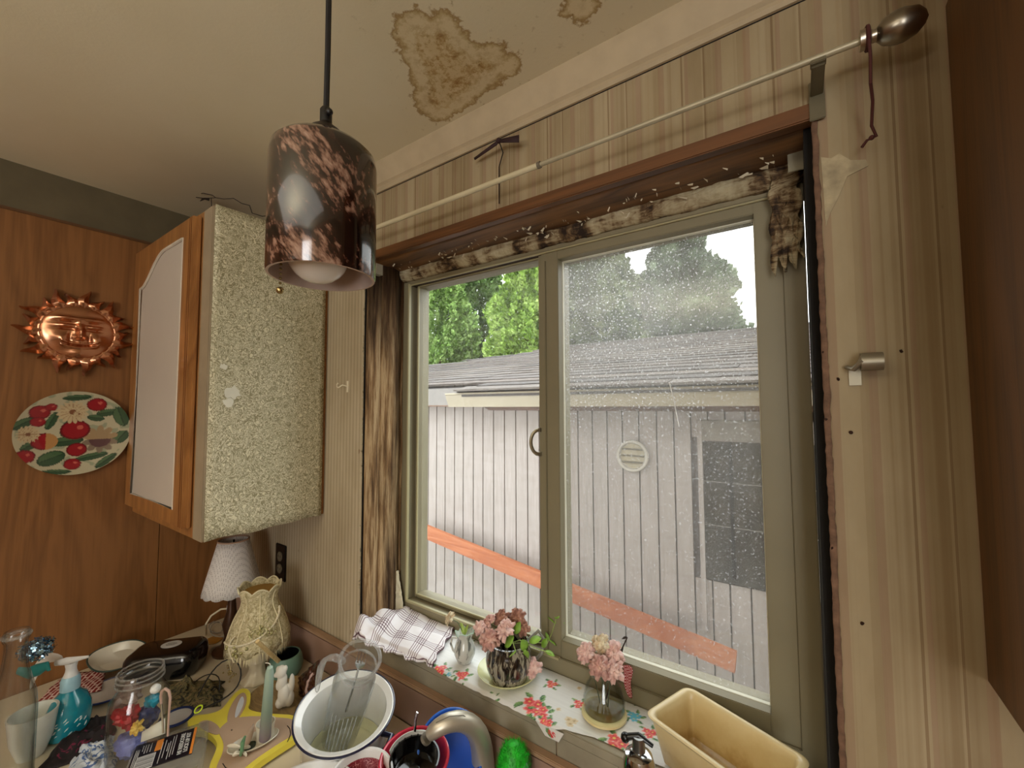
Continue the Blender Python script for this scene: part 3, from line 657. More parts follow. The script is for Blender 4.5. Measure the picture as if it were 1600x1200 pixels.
# ================================================================== WALL ITEMS
rodm = plain('ivory_rod', 'c9bd9c', .4, var=.04); rodm2 = plain('grey_rod', 'aea48a', .35, .3)
RY = -.075
a = at(470, 398, 1, RY); j = at(842, 258, 1, RY); b = at(1352, 58, 1, RY); j2 = at(1278, 88, 1, RY)
rod = thing('curtain_rod', 'thin pale curtain rod with a silver egg finial above the window', 'curtain rod', j)
build('outer_tube', MB().tube([(a.x, RY, j.z), (j.x, RY, j.z)], .0058, 12), rodm, rod, world=True)
build('inner_tube', MB().tube([(j.x, RY, j.z), (b.x, RY, j.z)], .0045, 12), rodm2, rod, world=True)
build('joint', MB().tube([(j.x-.003, RY, j.z), (j.x+.004, RY, j.z)], .0068, 12), plain('joint_grey', '6b6252', .5), rod, world=True)
build('collar', MB().tube([(b.x-.006, RY, j.z), (b.x+.004, RY, j.z), (b.x+.006, RY, j.z), (b.x+.012, RY, j.z)], [.013, .013, .008, .008], 16), M_CHROME, rod, world=True)
fin = MB().lathe([(0, 0), (.008, .001), (.0155, .008), (.0195, .020), (.0195, .028), (.0155, .041), (.008, .048), (0, .051)], 24, cap=False).xf(Matrix.Translation((b.x+.010, RY, j.z)) @ Matrix.Rotation(pi/2, 4, 'Y'))
g = build('finial', fin, plain('satin_silver', '9d9486', .3, 1), rod, world=True); g['label'] = 'brushed silver egg-shaped finial'
bx_ = j2.x
m = MB(); m.box(bx_-.010, bx_+.010, -.0075, -.0048, j.z-.050, j.z+.012); m.box(bx_-.008, bx_+.008, RY, -.0048, j.z-.012, j.z-.008); m.box(bx_-.009, bx_+.009, RY-.006, RY+.008, j.z-.010, j.z-.004)
o = build('rod_bracket', m, plain('worn_bracket', '6f664f', .5, .4, bump=.3), bevel=.001); tag(o, 'worn metal bracket holding the rod above the top right window corner', 'bracket')
m = MB(); m.box(-1.24, -1.216, -.004, -.0005, j.z-.06, j.z+.012); m.box(-1.236, -1.22, RY, -.004, j.z-.012, j.z-.008)
s0 = at(1358, 62, 1, RY-.014); s1 = at(1362, 215, 1, -.03)
pts = [(s0.x, s0.y, s0.z), (s0.x+.001, s0.y+.004, s0.z-.02), (s0.x+.001, -.075, s0.z-.05), (s1.x+.0005, -.05, (s0.z+s1.z)/2-.01), (s1.x, -.034, s1.z+.015), (s1.x+.005, -.03, s1.z), (s1.x-.005, -.03, s1.z-.002), (s1.x-.011, -.03, s1.z-.010)]
m = MB().tube(pts, .0019, 6)
m.tube([(s0.x+.0135*0, RY+.014*cos(t), j.z+.014*sin(t)) for t in [i*pi/8 for i in range(16)]], .0025, 6, close=True)
m.ball((s1.x, -.03, s1.z), .0035)
o = build('string', m, plain('dark_red_yarn', '4a2019', .9)); tag(o, 'dark red yarn string tied behind the silver finial and hanging down', 'string')
# ribbon
r0 = at(779, 220, 1, -.036); r1 = at(811, 217, 1, -.036); r2 = at(742, 250, 1, -.02)
rb = thing('ribbon', 'dark ribbon and thin black cord tacked below the crown moulding', 'ribbon', r0)
build('knot', MB().ball(r0, .006, sq=(1, 1, 1)), plain('dark_ribbon', '30181a', .8), rb, world=True)
build('ribbon_tail', MB().add([(r0.x, r0.y, r0.z+.003), (r1.x, r1.y, r1.z+.009), (r1.x, r1.y, r1.z-.008), (r0.x, r0.y, r0.z-.005)], [(0,1,2,3)]), plain('dark_ribbon', '30181a', .8), rb, world=True, solid=.0015)
build('ribbon_tail', MB().add([(r0.x, r0.y, r0.z+.003), (r0.x-.004, r0.y, r0.z-.008), (r2.x, r2.y, r2.z), (r2.x-.003, r2.y, r2.z+.006)], [(0,1,2,3)]), plain('dark_ribbon', '30181a', .8), rb, world=True, solid=.0015)
c1 = at(780, 318, 1, -.006)
build('cord', MB().tube([(r0.x, -.034, r0.z), (r0.x+.001, -.02, r0.z-.02), (c1.x, -.006, r0.z-.04), (c1.x, -.006, c1.z)], .0013, 6), M_DARK, rb, world=True)
# hooks & clips
h0 = at(536, 603, 1, -.006)
m = MB().tube([(h0.x+.02, -.002, h0.z-.002), (h0.x+.010, -.015, h0.z+.002), (h0.x, -.022, h0.z-.006), (h0.x-.010, -.02, h0.z-.003), (h0.x-.014, -.018, h0.z+.004), (h0.x-.010, -.016, h0.z+.009)], .0022, 8)
m.box(h0.x+.014, h0.x+.022, -.003, -.0003, h0.z-.02, h0.z+.015)
o = build('wall_hook', m, plain('cream_hook', 'd6ccb2', .5)); tag(o, 'small pale curled hook on the ribbed paper beside the cabinet', 'hook')
h0 = at(1340, 578, 1, -.006)
m = MB(); m.box(h0.x-.010, h0.x+.004, -.003, -.0003, h0.z-.022, h0.z+.004)
m.tube([(h0.x-.012, -.008, h0.z+.004), (h0.x-.006, -.026, h0.z+.0), (h0.x+.002, -.032, h0.z+.010), (h0.x+.004, -.026, h0.z+.017)], .0035, 8)
m.lathe([(.011, 0), (.0125, 0), (.0125, .024), (.011, .024), (.011, 0)], 20, cap=False, org=(0, 0, 0)); n = 5*20
vs = m.v[-n:]; m.v[-n:] = [(h0.x+.002+z, -.022+x, h0.z+.010+y) for x, y, z in vs]
o = build('rod_bracket', m, plain('grey_bracket', '8f8672', .4, .6)); tag(o, 'small grey metal rod cup bracket on the striped wallpaper right of the window', 'bracket')
c = at(598, 424, 1, .02)
m = MB(); m.box(c.x-.010, c.x+.008, .010, .014, c.z-.016, c.z+.016); m.box(c.x+.006, c.x+.009, -.01, .014, c.z-.016, c.z+.016); m.box(c.x-.010, c.x+.008, -.01, .014, c.z-.016, c.z-.013)
o = build('blind_clip', m, plain('galvanised_clip', 'b3ab98', .4, .5), bevel=.0008); tag(o, 'small square metal clip at the top left window corner by the lamp', 'clip')
c = at(1245, 232, 1, .09)
m = MB(); m.box(c.x-.014, c.x+.014, .088, .092, c.z-.04, c.z+.035); m.box(c.x+.012, c.x+.0145, .07, .092, c.z-.04, c.z+.035)
o = build('blind_clip', m, plain('dull_clip', '9a937d', .5, .3, bump=.3), bevel=.0008); tag(o, 'tall dull metal bracket in the top right window corner', 'clip')
# nails
m = MB().lathe([(0, 0), (.0022, .0), (.0028, .002), (0, .003)], 8, cap=False)
for i, (px, py) in enumerate(((1290, 655), (1299, 855), (1309, 1088), (1317, 1180), (1410, 548), (1311, 592), (1330, 675), (1346, 973), (1284, 550))):
    p = at(px, py, 1, -.0005); o = build('nail', MB().add([tuple(v) for v in m.v], m.f), plain('rusty_nail', '3a2419', .7, .5)); o.location = p; o.rotation_euler = (pi/2+.3, 0, i)
    tag(o, ('upper mid', 'third highest', 'lower', 'bottom', 'far right upper', 'bracket side', 'mid height', 'lone lower centre', 'topmost edge')[i]+' tiny dark nail in the wallpaper right of the window', 'nail', 'nails right of the window')
# outlet
oc = at(440, 878, 1, -.0005); ol = thing('power_outlet', 'black plate power outlet with two cream sockets under the cabinet', 'outlet', oc)
build('cover_plate', MB().box(oc.x-.034, oc.x+.034, -.006, -.0005, oc.z-.062, oc.z+.062), plain('black_plate', '14110f', .35), ol, world=True, bevel=.002)
for dz in (-.021, .021):
    s = build('socket', MB().lathe([(0, 0), (.0165, 0), (.0165, .003), (0, .003)], 20, cap=False).xf(Matrix.Translation((oc.x, -.006, oc.z+dz)) @ Matrix.Rotation(pi/2, 4, 'X') @ Matrix.Diagonal((.9, 1, 1, 1))), plain('socket_cream', '6e6450', .5), ol, world=True)
    m = MB(); m.box(oc.x-.008, oc.x-.006, -.0096, -.009, oc.z+dz-.003, oc.z+dz+.006); m.box(oc.x+.006, oc.x+.008, -.0096, -.009, oc.z+dz-.003, oc.z+dz+.006)
    build('slot', m, M_DARK, s, world=True, smooth=False)
# wires on cabinet
w = [at(px, py, 1, -.25) for px, py in ((302, 303), (318, 302), (332, 305), (337, 309), (350, 311), (365, 310), (378, 318), (390, 321), (394, 333), (410, 338))]
m = MB().tube(w, .0011, 6); m.tube([at(px, py, 1, -.25) for px, py in ((302, 303), (304, 308), (320, 310), (337, 309))], .0011, 6)
m.add([at(px, py, 1, -.25) for px, py in ((312, 315), (316, 309), (328, 309), (327, 314), (320, 312))], [(0,1,2,3,4)]); 
p = at(330, 309, 1, -.25); m.tube([p, (p.x+.006, p.y, p.z-.03)], .001, 6); p=at(410, 338, 1, -.25); m.tube([p, (p.x-.01, -.2, 2.268)], .001, 6)
o = build('wire', m, plain('thin_dark_wire', '1a120c', .6)); tag(o, 'thin dark bent wire lying on top of the papered wall cabinet', 'wire')

# copper sun (relief) on the panelling
sc = at(122, 520, 0, XL+.012)
SM = Matrix(((0, 0, 1, sc.x), (1, 0, 0, sc.y), (0, 1, 0, sc.z), (0, 0, 0, 1)))    # local x->+Y, y->Z, z->+X (out of wall)
sun = thing('copper_sun', 'polished copper sun face with wavy pointed rays on the wood panelling', 'wall ornament', sc)
cop = plain('polished_copper', 'cf9877', .26, 1, var=.15, scale=20)
R0 = .082
def face(x, y):
    r = math.hypot(x, y)/R0; h = .017*math.sqrt(max(0, 1-min(1, r)**2))+.010
    g = lambda cx, cy, sx, sy, a: 1.35*a*math.exp(-((x/R0-cx)/sx)**2-((y/R0-cy)/sy)**2)
    h += g(0, -.02, .10, .30, .014)+g(0, -.22, .17, .09, .008)                    # nose
    for s in (-1, 1):
        h += g(s*.40, .20, .20, .09, .007)-g(s*.40, .10, .26, .05, .006)-g(s*.40, .30, .26, .05, .005)+g(s*.38, .48, .34, .07, .008)
        h += g(s*.48, -.28, .22, .20, .010)-g(s*.26, -.30, .05, .22, .004)
    u = y/R0+.52-.35*(x/R0)**2
    if abs(x/R0) < .5: h += .006*math.exp(-((u-.06)/.05)**2)+.006*math.exp(-((u+.08)/.05)**2)-.005*math.exp(-(u/.03)**2)
    h += g(0, -.80, .25, .12, .006)
    return h
m = MB()
for i in range(49):
    for k in range(96):
        a = 2*pi*k/96; r = R0*i/48; m.v.append((r*cos(a), r*sin(a), face(r*cos(a), r*sin(a))))
for i in range(48):
    for k in range(96): m.f.append((i*96+k, (i+1)*96+k, (i+1)*96+(k+1) % 96, i*96+(k+1) % 96))
build('sun_face', m.xf(SM), cop, sun, world=True, ang=80)
build('rim', MB().tube([(R0*1.02*cos(a), R0*1.02*sin(a), .010) for a in [2*pi*i/60 for i in range(60)]], .004, 8, close=True).xf(SM), cop, sun, world=True)
for i in range(22):
    a = 2*pi*i/22+.05; L = R0*(1.66 if i % 2 else 1.48); w = .019; m = MB(); n = 9
    for j in range(n):
        t = j/(n-1); rr = R0*.94+(L-R0*.94)*t; wob = .010*sin(t*pi*1.6)*(1 if i % 3 else -1)*t; ww = w*(1-t)**.8+.0008; zz = .012+.006*sin(t*3)
        for s, dz in ((-1, -.010), (0, .003), (1, -.010)):
            x, y = rr, wob+s*ww; m.v.append((x*cos(a)-y*sin(a), x*sin(a)+y*cos(a), max(.001, zz+dz)))
    for j in range(n-1):
        for s in (0, 1): b = j*3+s; m.f.append((b, b+3, b+4, b+1))
    build('ray', m.xf(SM), cop, sun, world=True, ang=80)
# decorative plate
pc = at(117, 676, 0, XL+.012); PRad = .127
PM = Matrix(((0, 0, 1, pc.x), (1, 0, 0, pc.y), (0, 1, 0, pc.z), (0, 0, 0, 1)))
fruit = [(0, .07, .26, 'a'), (.35, .68, .18, 'a'), (-.6, .5, .18, 'a'), (-.5, -.18, .22, 'p'), (.04, -.41, .18, 'a'), (-.03, -.75, .15, 'a'), (-.80, -.50, .17, 'a'), (-.42, .62, .1, 'a'), (-.62, .28, .13, 'a')]
flow = [(-.06, .5, .28), (-.76, 0, .2), (.05, .45, .1)]
leaves = [(-.4, .3, .22, .08, 1.2), (.55, .48, .2, .09, .2), (.35, .35, .16, .08, -.2), (.80, .38, .26, .14, 1.9), (.82, -.14, .18, .13, 1), (-.38, -.58, .24, .16, .4), (.3, -.6, .3, .08, .2), (-.15, -.2, .3, .11, .1), (-.85, .25, .2, .1, .6), (.0, .85, .25, .07, .1), (-.7, -.25, .2, .09, .5), (.55, -.72, .25, .08, .7), (-.15, .1, .2, .1, 1.3), (-.3, -.9, .25, .06, -.1)]
def platecol(x, y):
    X, Y = x/PRad, y/PRad; nz = noise.noise(Vector((X*5, Y*5, 2))); c = srgb('cfc7a8') if nz < .25 else srgb('a9b093')
    for lx, ly, a, b, r in leaves:
        dx, dy = X-lx, Y-ly; u = dx*cos(r)+dy*sin(r); v = -dx*sin(r)+dy*cos(r); q = (u/a)**2+(v/b)**2
        if q < 1: c = srgb('2c4a36') if abs(v) < .012 or q > .8 else srgb('53724f') if v > 0 else srgb('3c5c40')
    dx, dy = X-.44, Y+.18; r = math.hypot(dx, dy); th = math.atan2(dy, dx)
    if r < .34*(.65+.35*abs(sin(th*5))): c = srgb('b59a74') if dy > .0 else srgb('6b4a4c') if r < .2 else srgb('93826f')
    for fx, fy, R, k in fruit:
        dx, dy = X-fx, (Y-fy)*1.12; r = math.hypot(dx, dy)/R
        if r < 1:
            c = srgb('7a1220') if r > .85 else srgb('a51b28')
            if math.hypot(dx-.3*R, dy-.25*R) < .22*R: c = srgb('d96a5c')
            if k == 'p' and dx > .1*R: c = srgb('c9955c')
    for fx, fy, R in flow:
        dx, dy = X-fx, Y-fy; r = math.hypot(dx, dy)/R; th = math.atan2(dy, dx)
        if r < .75+.25*abs(sin(th*8)): c = srgb('8a5a3c') if r < .22 else srgb('b08a66') if abs(sin(th*8)) < .25 else srgb('d9c49c')
    return tuple(q*.72 for q in c)
pf = [(0, .006), (.6, .006), (.72, .009), (.95, .017), (1, .0185), (1.0, .0165), (.95, .0145), (.7, .004), (.5, 0), (0, 0)]
m = MB(); cl = []; NR, NA = 70, 200
for i in range(NR+1):
    r = i/NR; z = [a[1]+(b[1]-a[1])*(r-a[0])/(b[0]-a[0]) for a, b in zip(pf[:4], pf[1:5]) if a[0] <= r <= b[0]][0]
    for k in range(NA): a = 2*pi*k/NA; m.v.append((PRad*r*cos(a), PRad*r*sin(a), z)); cl.append(platecol(PRad*r*cos(a), PRad*r*sin(a)))
for i in range(NR):
    for k in range(NA): m.f.append((i*NA+k, (i+1)*NA+k, (i+1)*NA+(k+1) % NA, i*NA+(k+1) % NA))
pt = thing('decorative_plate', 'round wall plate printed with red apples, leaves and flowers below the copper sun', 'plate', pc)
build('printed_face', m.xf(PM), painted('plate_print', .3, .3), pt, world=True, cols=cl)
build('back', MB().lathe([(PRad, .018), (PRad*.95, .013), (PRad*.6, .0), (0, 0)], 64, cap=False).xf(PM), plain('plate_back', 'c9c0a4', .4), pt, world=True)
# ================================================================== SILL
# patterned shelf paper
FL = []
def fadd(px, py, R, kind): p = cpt(px, py, SILL+.003); FL.append((p.x, p.y, R, kind))
for a_ in ((688, 1045, .017, 'r'), (702, 1052, .010, 'b2'), (722, 1054, .016, 'r'), (714, 1071, .012, 'b'), (832, 1101, .024, 'r'), (845, 1113, .018, 'r'), (862, 1069, .013, 'r'), (853, 1128, .014, 'r'), (905, 1100, .013, 'r'), (892, 1127, .014, 'c'), (872, 1108, .009, 'c'), (963, 1160, .022, 'r'), (984, 1168, .012, 'r'), (991, 1119, .014, 'b'), (1003, 1098, .012, 'g'), (658, 1010, .016, 'g'), (770, 1088, .010, 'g'), (748, 1000, .012, 'g'), (905, 1075, .010, 'c'), (1015, 1145, .014, 'r'), (640, 1000, .016, 'r'), (610, 965, .016, 'b'), (575, 958, .012, 'b')): fadd(*a_)
def flowercol(X, Y):
    c = None
    for fx, fy, R, k in FL:
        dx, dy = X-fx, Y-fy; d = math.hypot(dx, dy)
        if d > R*2.1: continue
        th = math.atan2(dy, dx)
        if k in 'rbg' or k == 'b2':
            for i, la in enumerate((.2, 1.5, 2.9, 4.4, 5.4)):
                lx, ly = fx+R*1.25*cos(la+R*90), fy+R*1.25*sin(la+R*90); ux, uy = X-lx, Y-ly; an = la+R*90+.5
                u = ux*cos(an)+uy*sin(an); v = -ux*sin(an)+uy*cos(an)
                if (u/(R*.5))**2+(v/(R*.24))**2 < 1: c = srgb('3f6b45') if abs(v) < R*.04 or v > R*.1 else srgb('86a96c')
        if k == 'g': continue
        for i in range(3 if R > .012 else 1):
            ox, oy = (fx+R*.5*cos(i*2.1+R*200), fy+R*.5*sin(i*2.1+R*200)) if R > .012 else (fx, fy)
            ex, ey = X-ox, Y-oy; e = math.hypot(ex, ey); t2 = math.atan2(ey, ex); rr = R*.62*(.62+.38*abs(cos(2.5*t2+i)))
            if e < rr:
                if k == 'r': c = srgb('e8c86a') if e < R*.12 else srgb('f08a80') if e > rr*.78 else srgb('d0323c') if abs(cos(2.5*t2+i)) < .6 else srgb('e2545a')
                elif k.startswith('b'): c = srgb('e8d070') if e < R*.12 else srgb('5fb4cc')
                else: c = srgb('d8c4a0') if e > R*.2 else srgb('b59a70')
    return c
fpts = [cpt(px, py, SILL+.002) for px, py in ((560, 990), (592, 1002), (640, 1021), (673, 1038), (717, 1077), (779, 1104), (845, 1131), (929, 1152), (985, 1178), (1040, 1200), (1110, 1230))]
def yfront(x):
    for a, b in zip(fpts, fpts[1:]):
        if a.x <= x <= b.x: t = (x-a.x)/(b.x-a.x); return a.y+(b.y-a.y)*t
    return fpts[0].y if x < fpts[0].x else fpts[-1].y
m = MB(); cl = []; nu, nv = 420, 70
PX0, PX1 = OX0+.004, .0
for i in range(nu+1):
    x = PX0+(PX1-PX0)*i/nu; yf = max(-.012, yfront(x))+.0015*noise.noise(Vector((x*60, 0, 0)))
    for j in range(nv+1):
        y = yf+(.142-yf)*j/nv; zz = SILL+.0018+.0008*noise.noise(Vector((x*20, y*30, 0)))+.001*abs(sin(x*9))
        if y < -.004: zz -= (-.004-y)*.6
        m.v.append((x, y, zz)); c = flowercol(x, y)
        if c is None:
            w = .93+.07*noise.noise(Vector((x*12, y*260, 0))); c = tuple(q*w for q in srgb('e4e3e0'))
        cl.append(c)
for i in range(nu):
    for j in range(nv): a = i*(nv+1)+j; m.f.append((a, a+nv+1, a+nv+2, a+1))
M_PRINT = painted('printed_shelf_paper', .45)
o = build('shelf_liner', m, M_PRINT, cols=cl, solid=.0006); tag(o, 'white floral shelf paper with red and blue flowers covering the window sill', 'shelf liner')
# loose paper corner hanging over the edge
pa = [at(836, 1124, 1, -.006), at(881, 1147, 1, -.010), at(873, 1160, 1, -.012), at(852, 1150, 1, -.009)]
m = MB(); cl = []
for i in range(25):
    for j in range(13):
        u, v = i/24, j/12; q = (pa[0]*(1-u)+pa[1]*u)*(1-v)+(pa[3]*(1-u)+pa[2]*u)*v; m.v.append(tuple(q))
        d = math.hypot((u-.55)*1.6, v-.55); cl.append(srgb('d0323c') if d < .3 and sin(math.atan2(v-.55, u-.55)*5) > -.5 else srgb('5d8a58') if d < .42 and u < .5 else srgb('dcd8d4'))
for i in range(24):
    for j in range(12): a = i*13+j; m.f.append((a, a+13, a+14, a+1))
o = build('paper_scrap', m, M_PRINT, cols=cl, solid=.0006); tag(o, 'torn corner of floral paper hanging over the sill edge', 'paper')

# tea towel
TZ = SILL+.012
TA, TB, TC, TD = cpt(550, 994, TZ), cpt(676, 1036, TZ), cpt(712, 980, TZ), cpt(604, 926, TZ)
NU, NV = 170, 120
def towelmat():
    t = NT('plaid_towel_cloth').set(.95, spec=.1); bs_ = []
    for nm, per, ph in (('U', 4.1, .12), ('V', 2.7, .35)):
        a = t.n('ShaderNodeAttribute', attribute_name=nm); f = t.math('FRACT', t.math('ADD', t.math('MULTIPLY', a.outputs['Fac'], per), ph))
        ln = t.math('LESS_THAN', t.math('FRACT', t.math('MULTIPLY', f, 10.0)), .30); bs_.append(t.math('MULTIPLY', ln, t.math('LESS_THAN', f, .5)))
    k = t.math('MULTIPLY', t.math('ADD', bs_[0], bs_[1]), .5)
    t.base(t.ramp(k, [(0, srgb('e6e1e3')), (.45, srgb('7d646c')), (.55, srgb('7d646c')), (1, srgb('3d2e36'))])); t.bump(t.noise(t.coord(), 400, 2), .3, .001); return t.m
def towelpt(u, v, lay):
    q = (TA*(1-u)+TB*u)*(1-v)+(TD*(1-u)+TC*u)*v
    n = noise.noise(Vector((u*3.1, v*2.3, lay))); n2 = noise.noise(Vector((u*8, v*6, lay+5)))
    heap = math.exp(-((u-.06)/.16)**2)*(.022+.012*sin(v*9+u*14))
    fold = .007*math.exp(-(((u-.30)-(v-.5)*.25)/.05)**2)
    z = SILL+.006+.006*(n+1)+.003*n2+heap+fold-.006*lay
    sid = .004*sin(u*23)+.003*sin(u*51)
    y = q.y+.004*n2+(sid if v < .05 else 0); x = q.x+.004*n+(.004*sin(v*19) if u > .97 else 0)
    if v < .03 and lay == 0: z -= .006
    if y < -.006: z -= (-.006-y)*.8
    y = min(y, .139)
    return (x, y, max(z, SILL+.004))
m = MB(); uvs = []
for i in range(NU+1):
    for j in range(NV+1): m.v.append(towelpt(i/NU, j/NV, 0)); uvs.append((i/NU, j/NV))
for i in range(NU):
    for j in range(NV): a = i*(NV+1)+j; m.f.append((a, a+NV+1, a+NV+2, a+1))
o = build('tea_towel', m, towelmat(), lists={'U': [q[0] for q in uvs], 'V': [q[1] for q in uvs]}, solid=.004); tag(o, 'folded white tea towel with dark plaid lines in the left corner of the sill', 'towel')

# --- flowers
def bloom(name, label, px, py, d, R, mat, base=None, up=None, n=26, seed=0, group=None, stem='5c6b45', petal=1.0):
    rnd = random.Random(seed); c = EYE+ray(px, py)*d; R *= 1.25
    up = Vector(up) if up else (Vector((rnd.uniform(-.4, .4), -.5, .8)))
    q = Vector((0, 0, 1)).rotation_difference(up.normalized()); m = MB()
    for i in range(n):
        k = i/n; a = i*2.4+rnd.uniform(-.3, .3); el = 1.35-1.5*k+rnd.uniform(-.15, .15); L = R*(.55+.5*k)*petal; w = R*.42
        dr = Vector((cos(a)*cos(el), sin(a)*cos(el), sin(el))); sd = Vector((-sin(a), cos(a), 0)); nn = dr.cross(sd); vs = []
        for s in range(4):
            t = s/3; ww = w*(.35+.9*sin(pi*min(1, t*.8+.12)))*.6
            for e in (-1, 0, 1): vs.append(dr*(L*t)+sd*(ww*e)+nn*(R*.16*(abs(e)*-1+1)-R*.25*t*t)+Vector((rnd.uniform(-1, 1), rnd.uniform(-1, 1), rnd.uniform(-1, 1)))*R*.05)
        m.add(vs, [(s*3+e, s*3+e+1, (s+1)*3+e+1, (s+1)*3+e) for s in range(3) for e in (0, 1)])
    m.v = [tuple(q @ Vector(v)) for v in m.v]
    t = thing(name, label, 'flower', c, group=group); build('petals', m, mat, t, solid=.0006)
    if base is not None:
        b = Vector(base); mid = (b+c)/2+Vector((0, 0, .012))
        build('stem', MB().tube([b, mid, c-up.normalized()*R*.2], .0012, 6), plain('stem_'+stem, stem, .6), t, world=True)
    return t
def petalmat(name, a, b):
    t = NT(name).set(.7, spec=.2); t.b.inputs['Subsurface Weight'].default_value = .2; t.b.inputs['Subsurface Radius'].default_value = (.01, .005, .004)
    t.base(t.ramp(t.noise(t.coord(), 90, 3), [(.35, srgb(a)), (.62, srgb(b))])); return t.m
P1 = petalmat('dusty_pink_petals', 'b98880', 'dcb4a6'); P2 = petalmat('brown_dry_petals', '8a5f52', 'bf8e78'); P3 = petalmat('pale_pink_petals', 'd3a8a0', 'ecccc2'); P4 = petalmat('cream_petals', 'c9b08c', 'e8dcc0')
def leafm(mb, p, dr, L, w, curl=.3):
    dr = Vector(dr).normalized(); sd = dr.cross(Vector((.1, -.5, .9))).normalized(); nn = sd.cross(dr); vs = []
    for s in range(6):
        t = s/5; ww = w*sin(pi*min(.97, t*.92+.06))**.8
        for e in (-1, 0, 1): vs.append(Vector(p)+dr*L*t+sd*ww*e+nn*(-curl*L*t*t+.15*w*abs(e)))
    mb.add(vs, [(s*3+e, s*3+e+1, (s+1)*3+e+1, (s+1)*3+e) for s in range(5) for e in (0, 1)])
def up3(v): return Vector((0, 0, 1)).rotation_difference(Vector(v).normalized()).to_euler()

# small marbled pitcher
b = cpt(726, 1033, SILL+.004); s = mpp(b)*.92; R = 18*s; H = zrow(b.x, b.y, 988)-b.z
def marble(name, a, c, k, sc=30):
    t = NT(name).set(.18, coat=.5); t.base(t.ramp(t.noise(t.coord((1, 1, .4)), sc, 4, .6, 1.5), [(k, srgb(a)), (k+.07, srgb(c))])); return t.m
pc_ = thing('pitcher_vase', 'small white marbled pitcher with a wavy green-tinted lip beside the towel', 'vase', b)
M_MB = marble('grey_white_marbling', '6d6f6b', 'c9cbc4', .36, 26)
build('body', MB().lathe([(0, 0), (R*.62, 0), (R*.72, .004), (R*.98, H*.28), (R, H*.42), (R*.82, H*.66), (R*.66, H*.78), (R*.70, H*.86), (R*.86, H), (R*.80, H), (R*.60, H*.84), (R*.5, H*.7), (0, H*.6)], 40, cap=False, mod=lambda a, j, r, z: (r*(1+.06*cos(a*5)) if j in (8, 9) else r, z+(.004*cos(a*5) if j in (8, 9) else 0)+(.006*math.exp(-((a-5.6)/.5)**2) if j in (8, 9) else 0))), M_MB, pc_)
g = build('lip', MB().tube([(R*.84*(1+.06*cos(a*5))*cos(a), R*.84*(1+.06*cos(a*5))*sin(a), H+.004*cos(a*5)+.006*math.exp(-((a-5.6)/.5)**2)) for a in [2*pi*i/60 for i in range(60)]], .0012, 5, close=True), plain('mint_lip', 'a9c4b0', .3), pc_); g['label'] = 'mint green wavy lip'
L = -CR
build('handle', MB().tube([L*R*.72+Vector((0, 0, H*.82)), L*R*1.15+Vector((0, 0, H*.84)), L*R*1.32+Vector((0, 0, H*.62)), L*R*1.1+Vector((0, 0, H*.38)), L*R*.9+Vector((0, 0, H*.3))], .0028, 8), M_MB, pc_)
bt = b+Vector((0, 0, H*.9)); dd = depth(b)
bloom('carnation', 'withered cream bloom drooping from the small marbled pitcher', 703, 966, dd, .015, P4, bt, (-.5, -.5, .5), 22, 1)
m = MB(); q = EYE+ray(716, 970)*dd; leafm(m, bt, q-bt+Vector((0, 0, .01)), .03, .005); leafm(m, bt, Vector((.2, 0, 1)), .026, .0045); leafm(m, bt, Vector((-.1, -.3, 1)), .028, .005)
o = build('flower_bud', m, plain('yellow_green_bud', '9db356', .6, var=.3, scale=60), solid=.0015); tag(o, 'cluster of yellow-green buds standing in the small marbled pitcher', 'flower')

# saucer and dark jug
b = cpt(793, 1056, SILL+.003); s = mpp(b)*.93; R = 50*s
M_SAU = plain('pale_yellow_glaze', 'd6d6a0', .25, coat=.4, var=.05)
o = build('saucer', MB().lathe([(0, 0), (R*.55, 0), (R*.62, .003), (R*.9, .010), (R, .016), (R*1.01, .0175), (R*.985, .018), (R*.88, .013), (R*.6, .0065), (0, .006)], 56, cap=False), M_SAU); o.location = b; tag(o, 'pale yellow green glazed saucer under the dark patterned jug', 'saucer')
b = cpt(795, 1060, SILL+.0105); s = mpp(b)*.93; R = 39*s; H = zrow(b.x, b.y, 1000)-b.z; jd = depth(b); JB = b.copy()
t = NT('dark_streaked_glaze').set(.15, coat=.6); t.base(t.ramp(t.noise(t.coord((1, 1, .33)), 75, 3, .6, 1.0), [(.42, srgb('1d1612')), (.50, srgb('4b4338')), (.55, srgb('9a937f')), (.72, srgb('8a8574'))])); M_JUG = t.m
jg = thing('jug_vase', 'dark brown streaked ceramic jug holding faded pink blooms and green leaves', 'vase', b)
jp = [(0, 0), (R*.72, 0), (R*.78, .003), (R*.97, H*.35), (R, H*.55), (R*.93, H*.8), (R*.86, H*.95), (R*.88, H), (R*.80, H), (R*.84, H*.8), (R*.88, H*.5), (R*.6, H*.1), (0, H*.08)]
build('body', MB().lathe(jp, 48, cap=False), M_JUG, jg)
D = (CR*.95+CF*.25).normalized()
g = build('handle', MB().tube([D*R*.85+Vector((0, 0, H*.9)), D*R*1.35+Vector((0, 0, H*1.12)), D*R*1.62+Vector((0, 0, H*.86)), D*R*1.5+Vector((0, 0, H*.5)), D*R*.98+Vector((0, 0, H*.25))], .0042, 10, up=(0, 0, 1)), plain('grey_glaze', '8a877c', .2, coat=.5), jg); g['label'] = 'smooth grey looped handle'
jt = b+Vector((0, 0, H*.9))
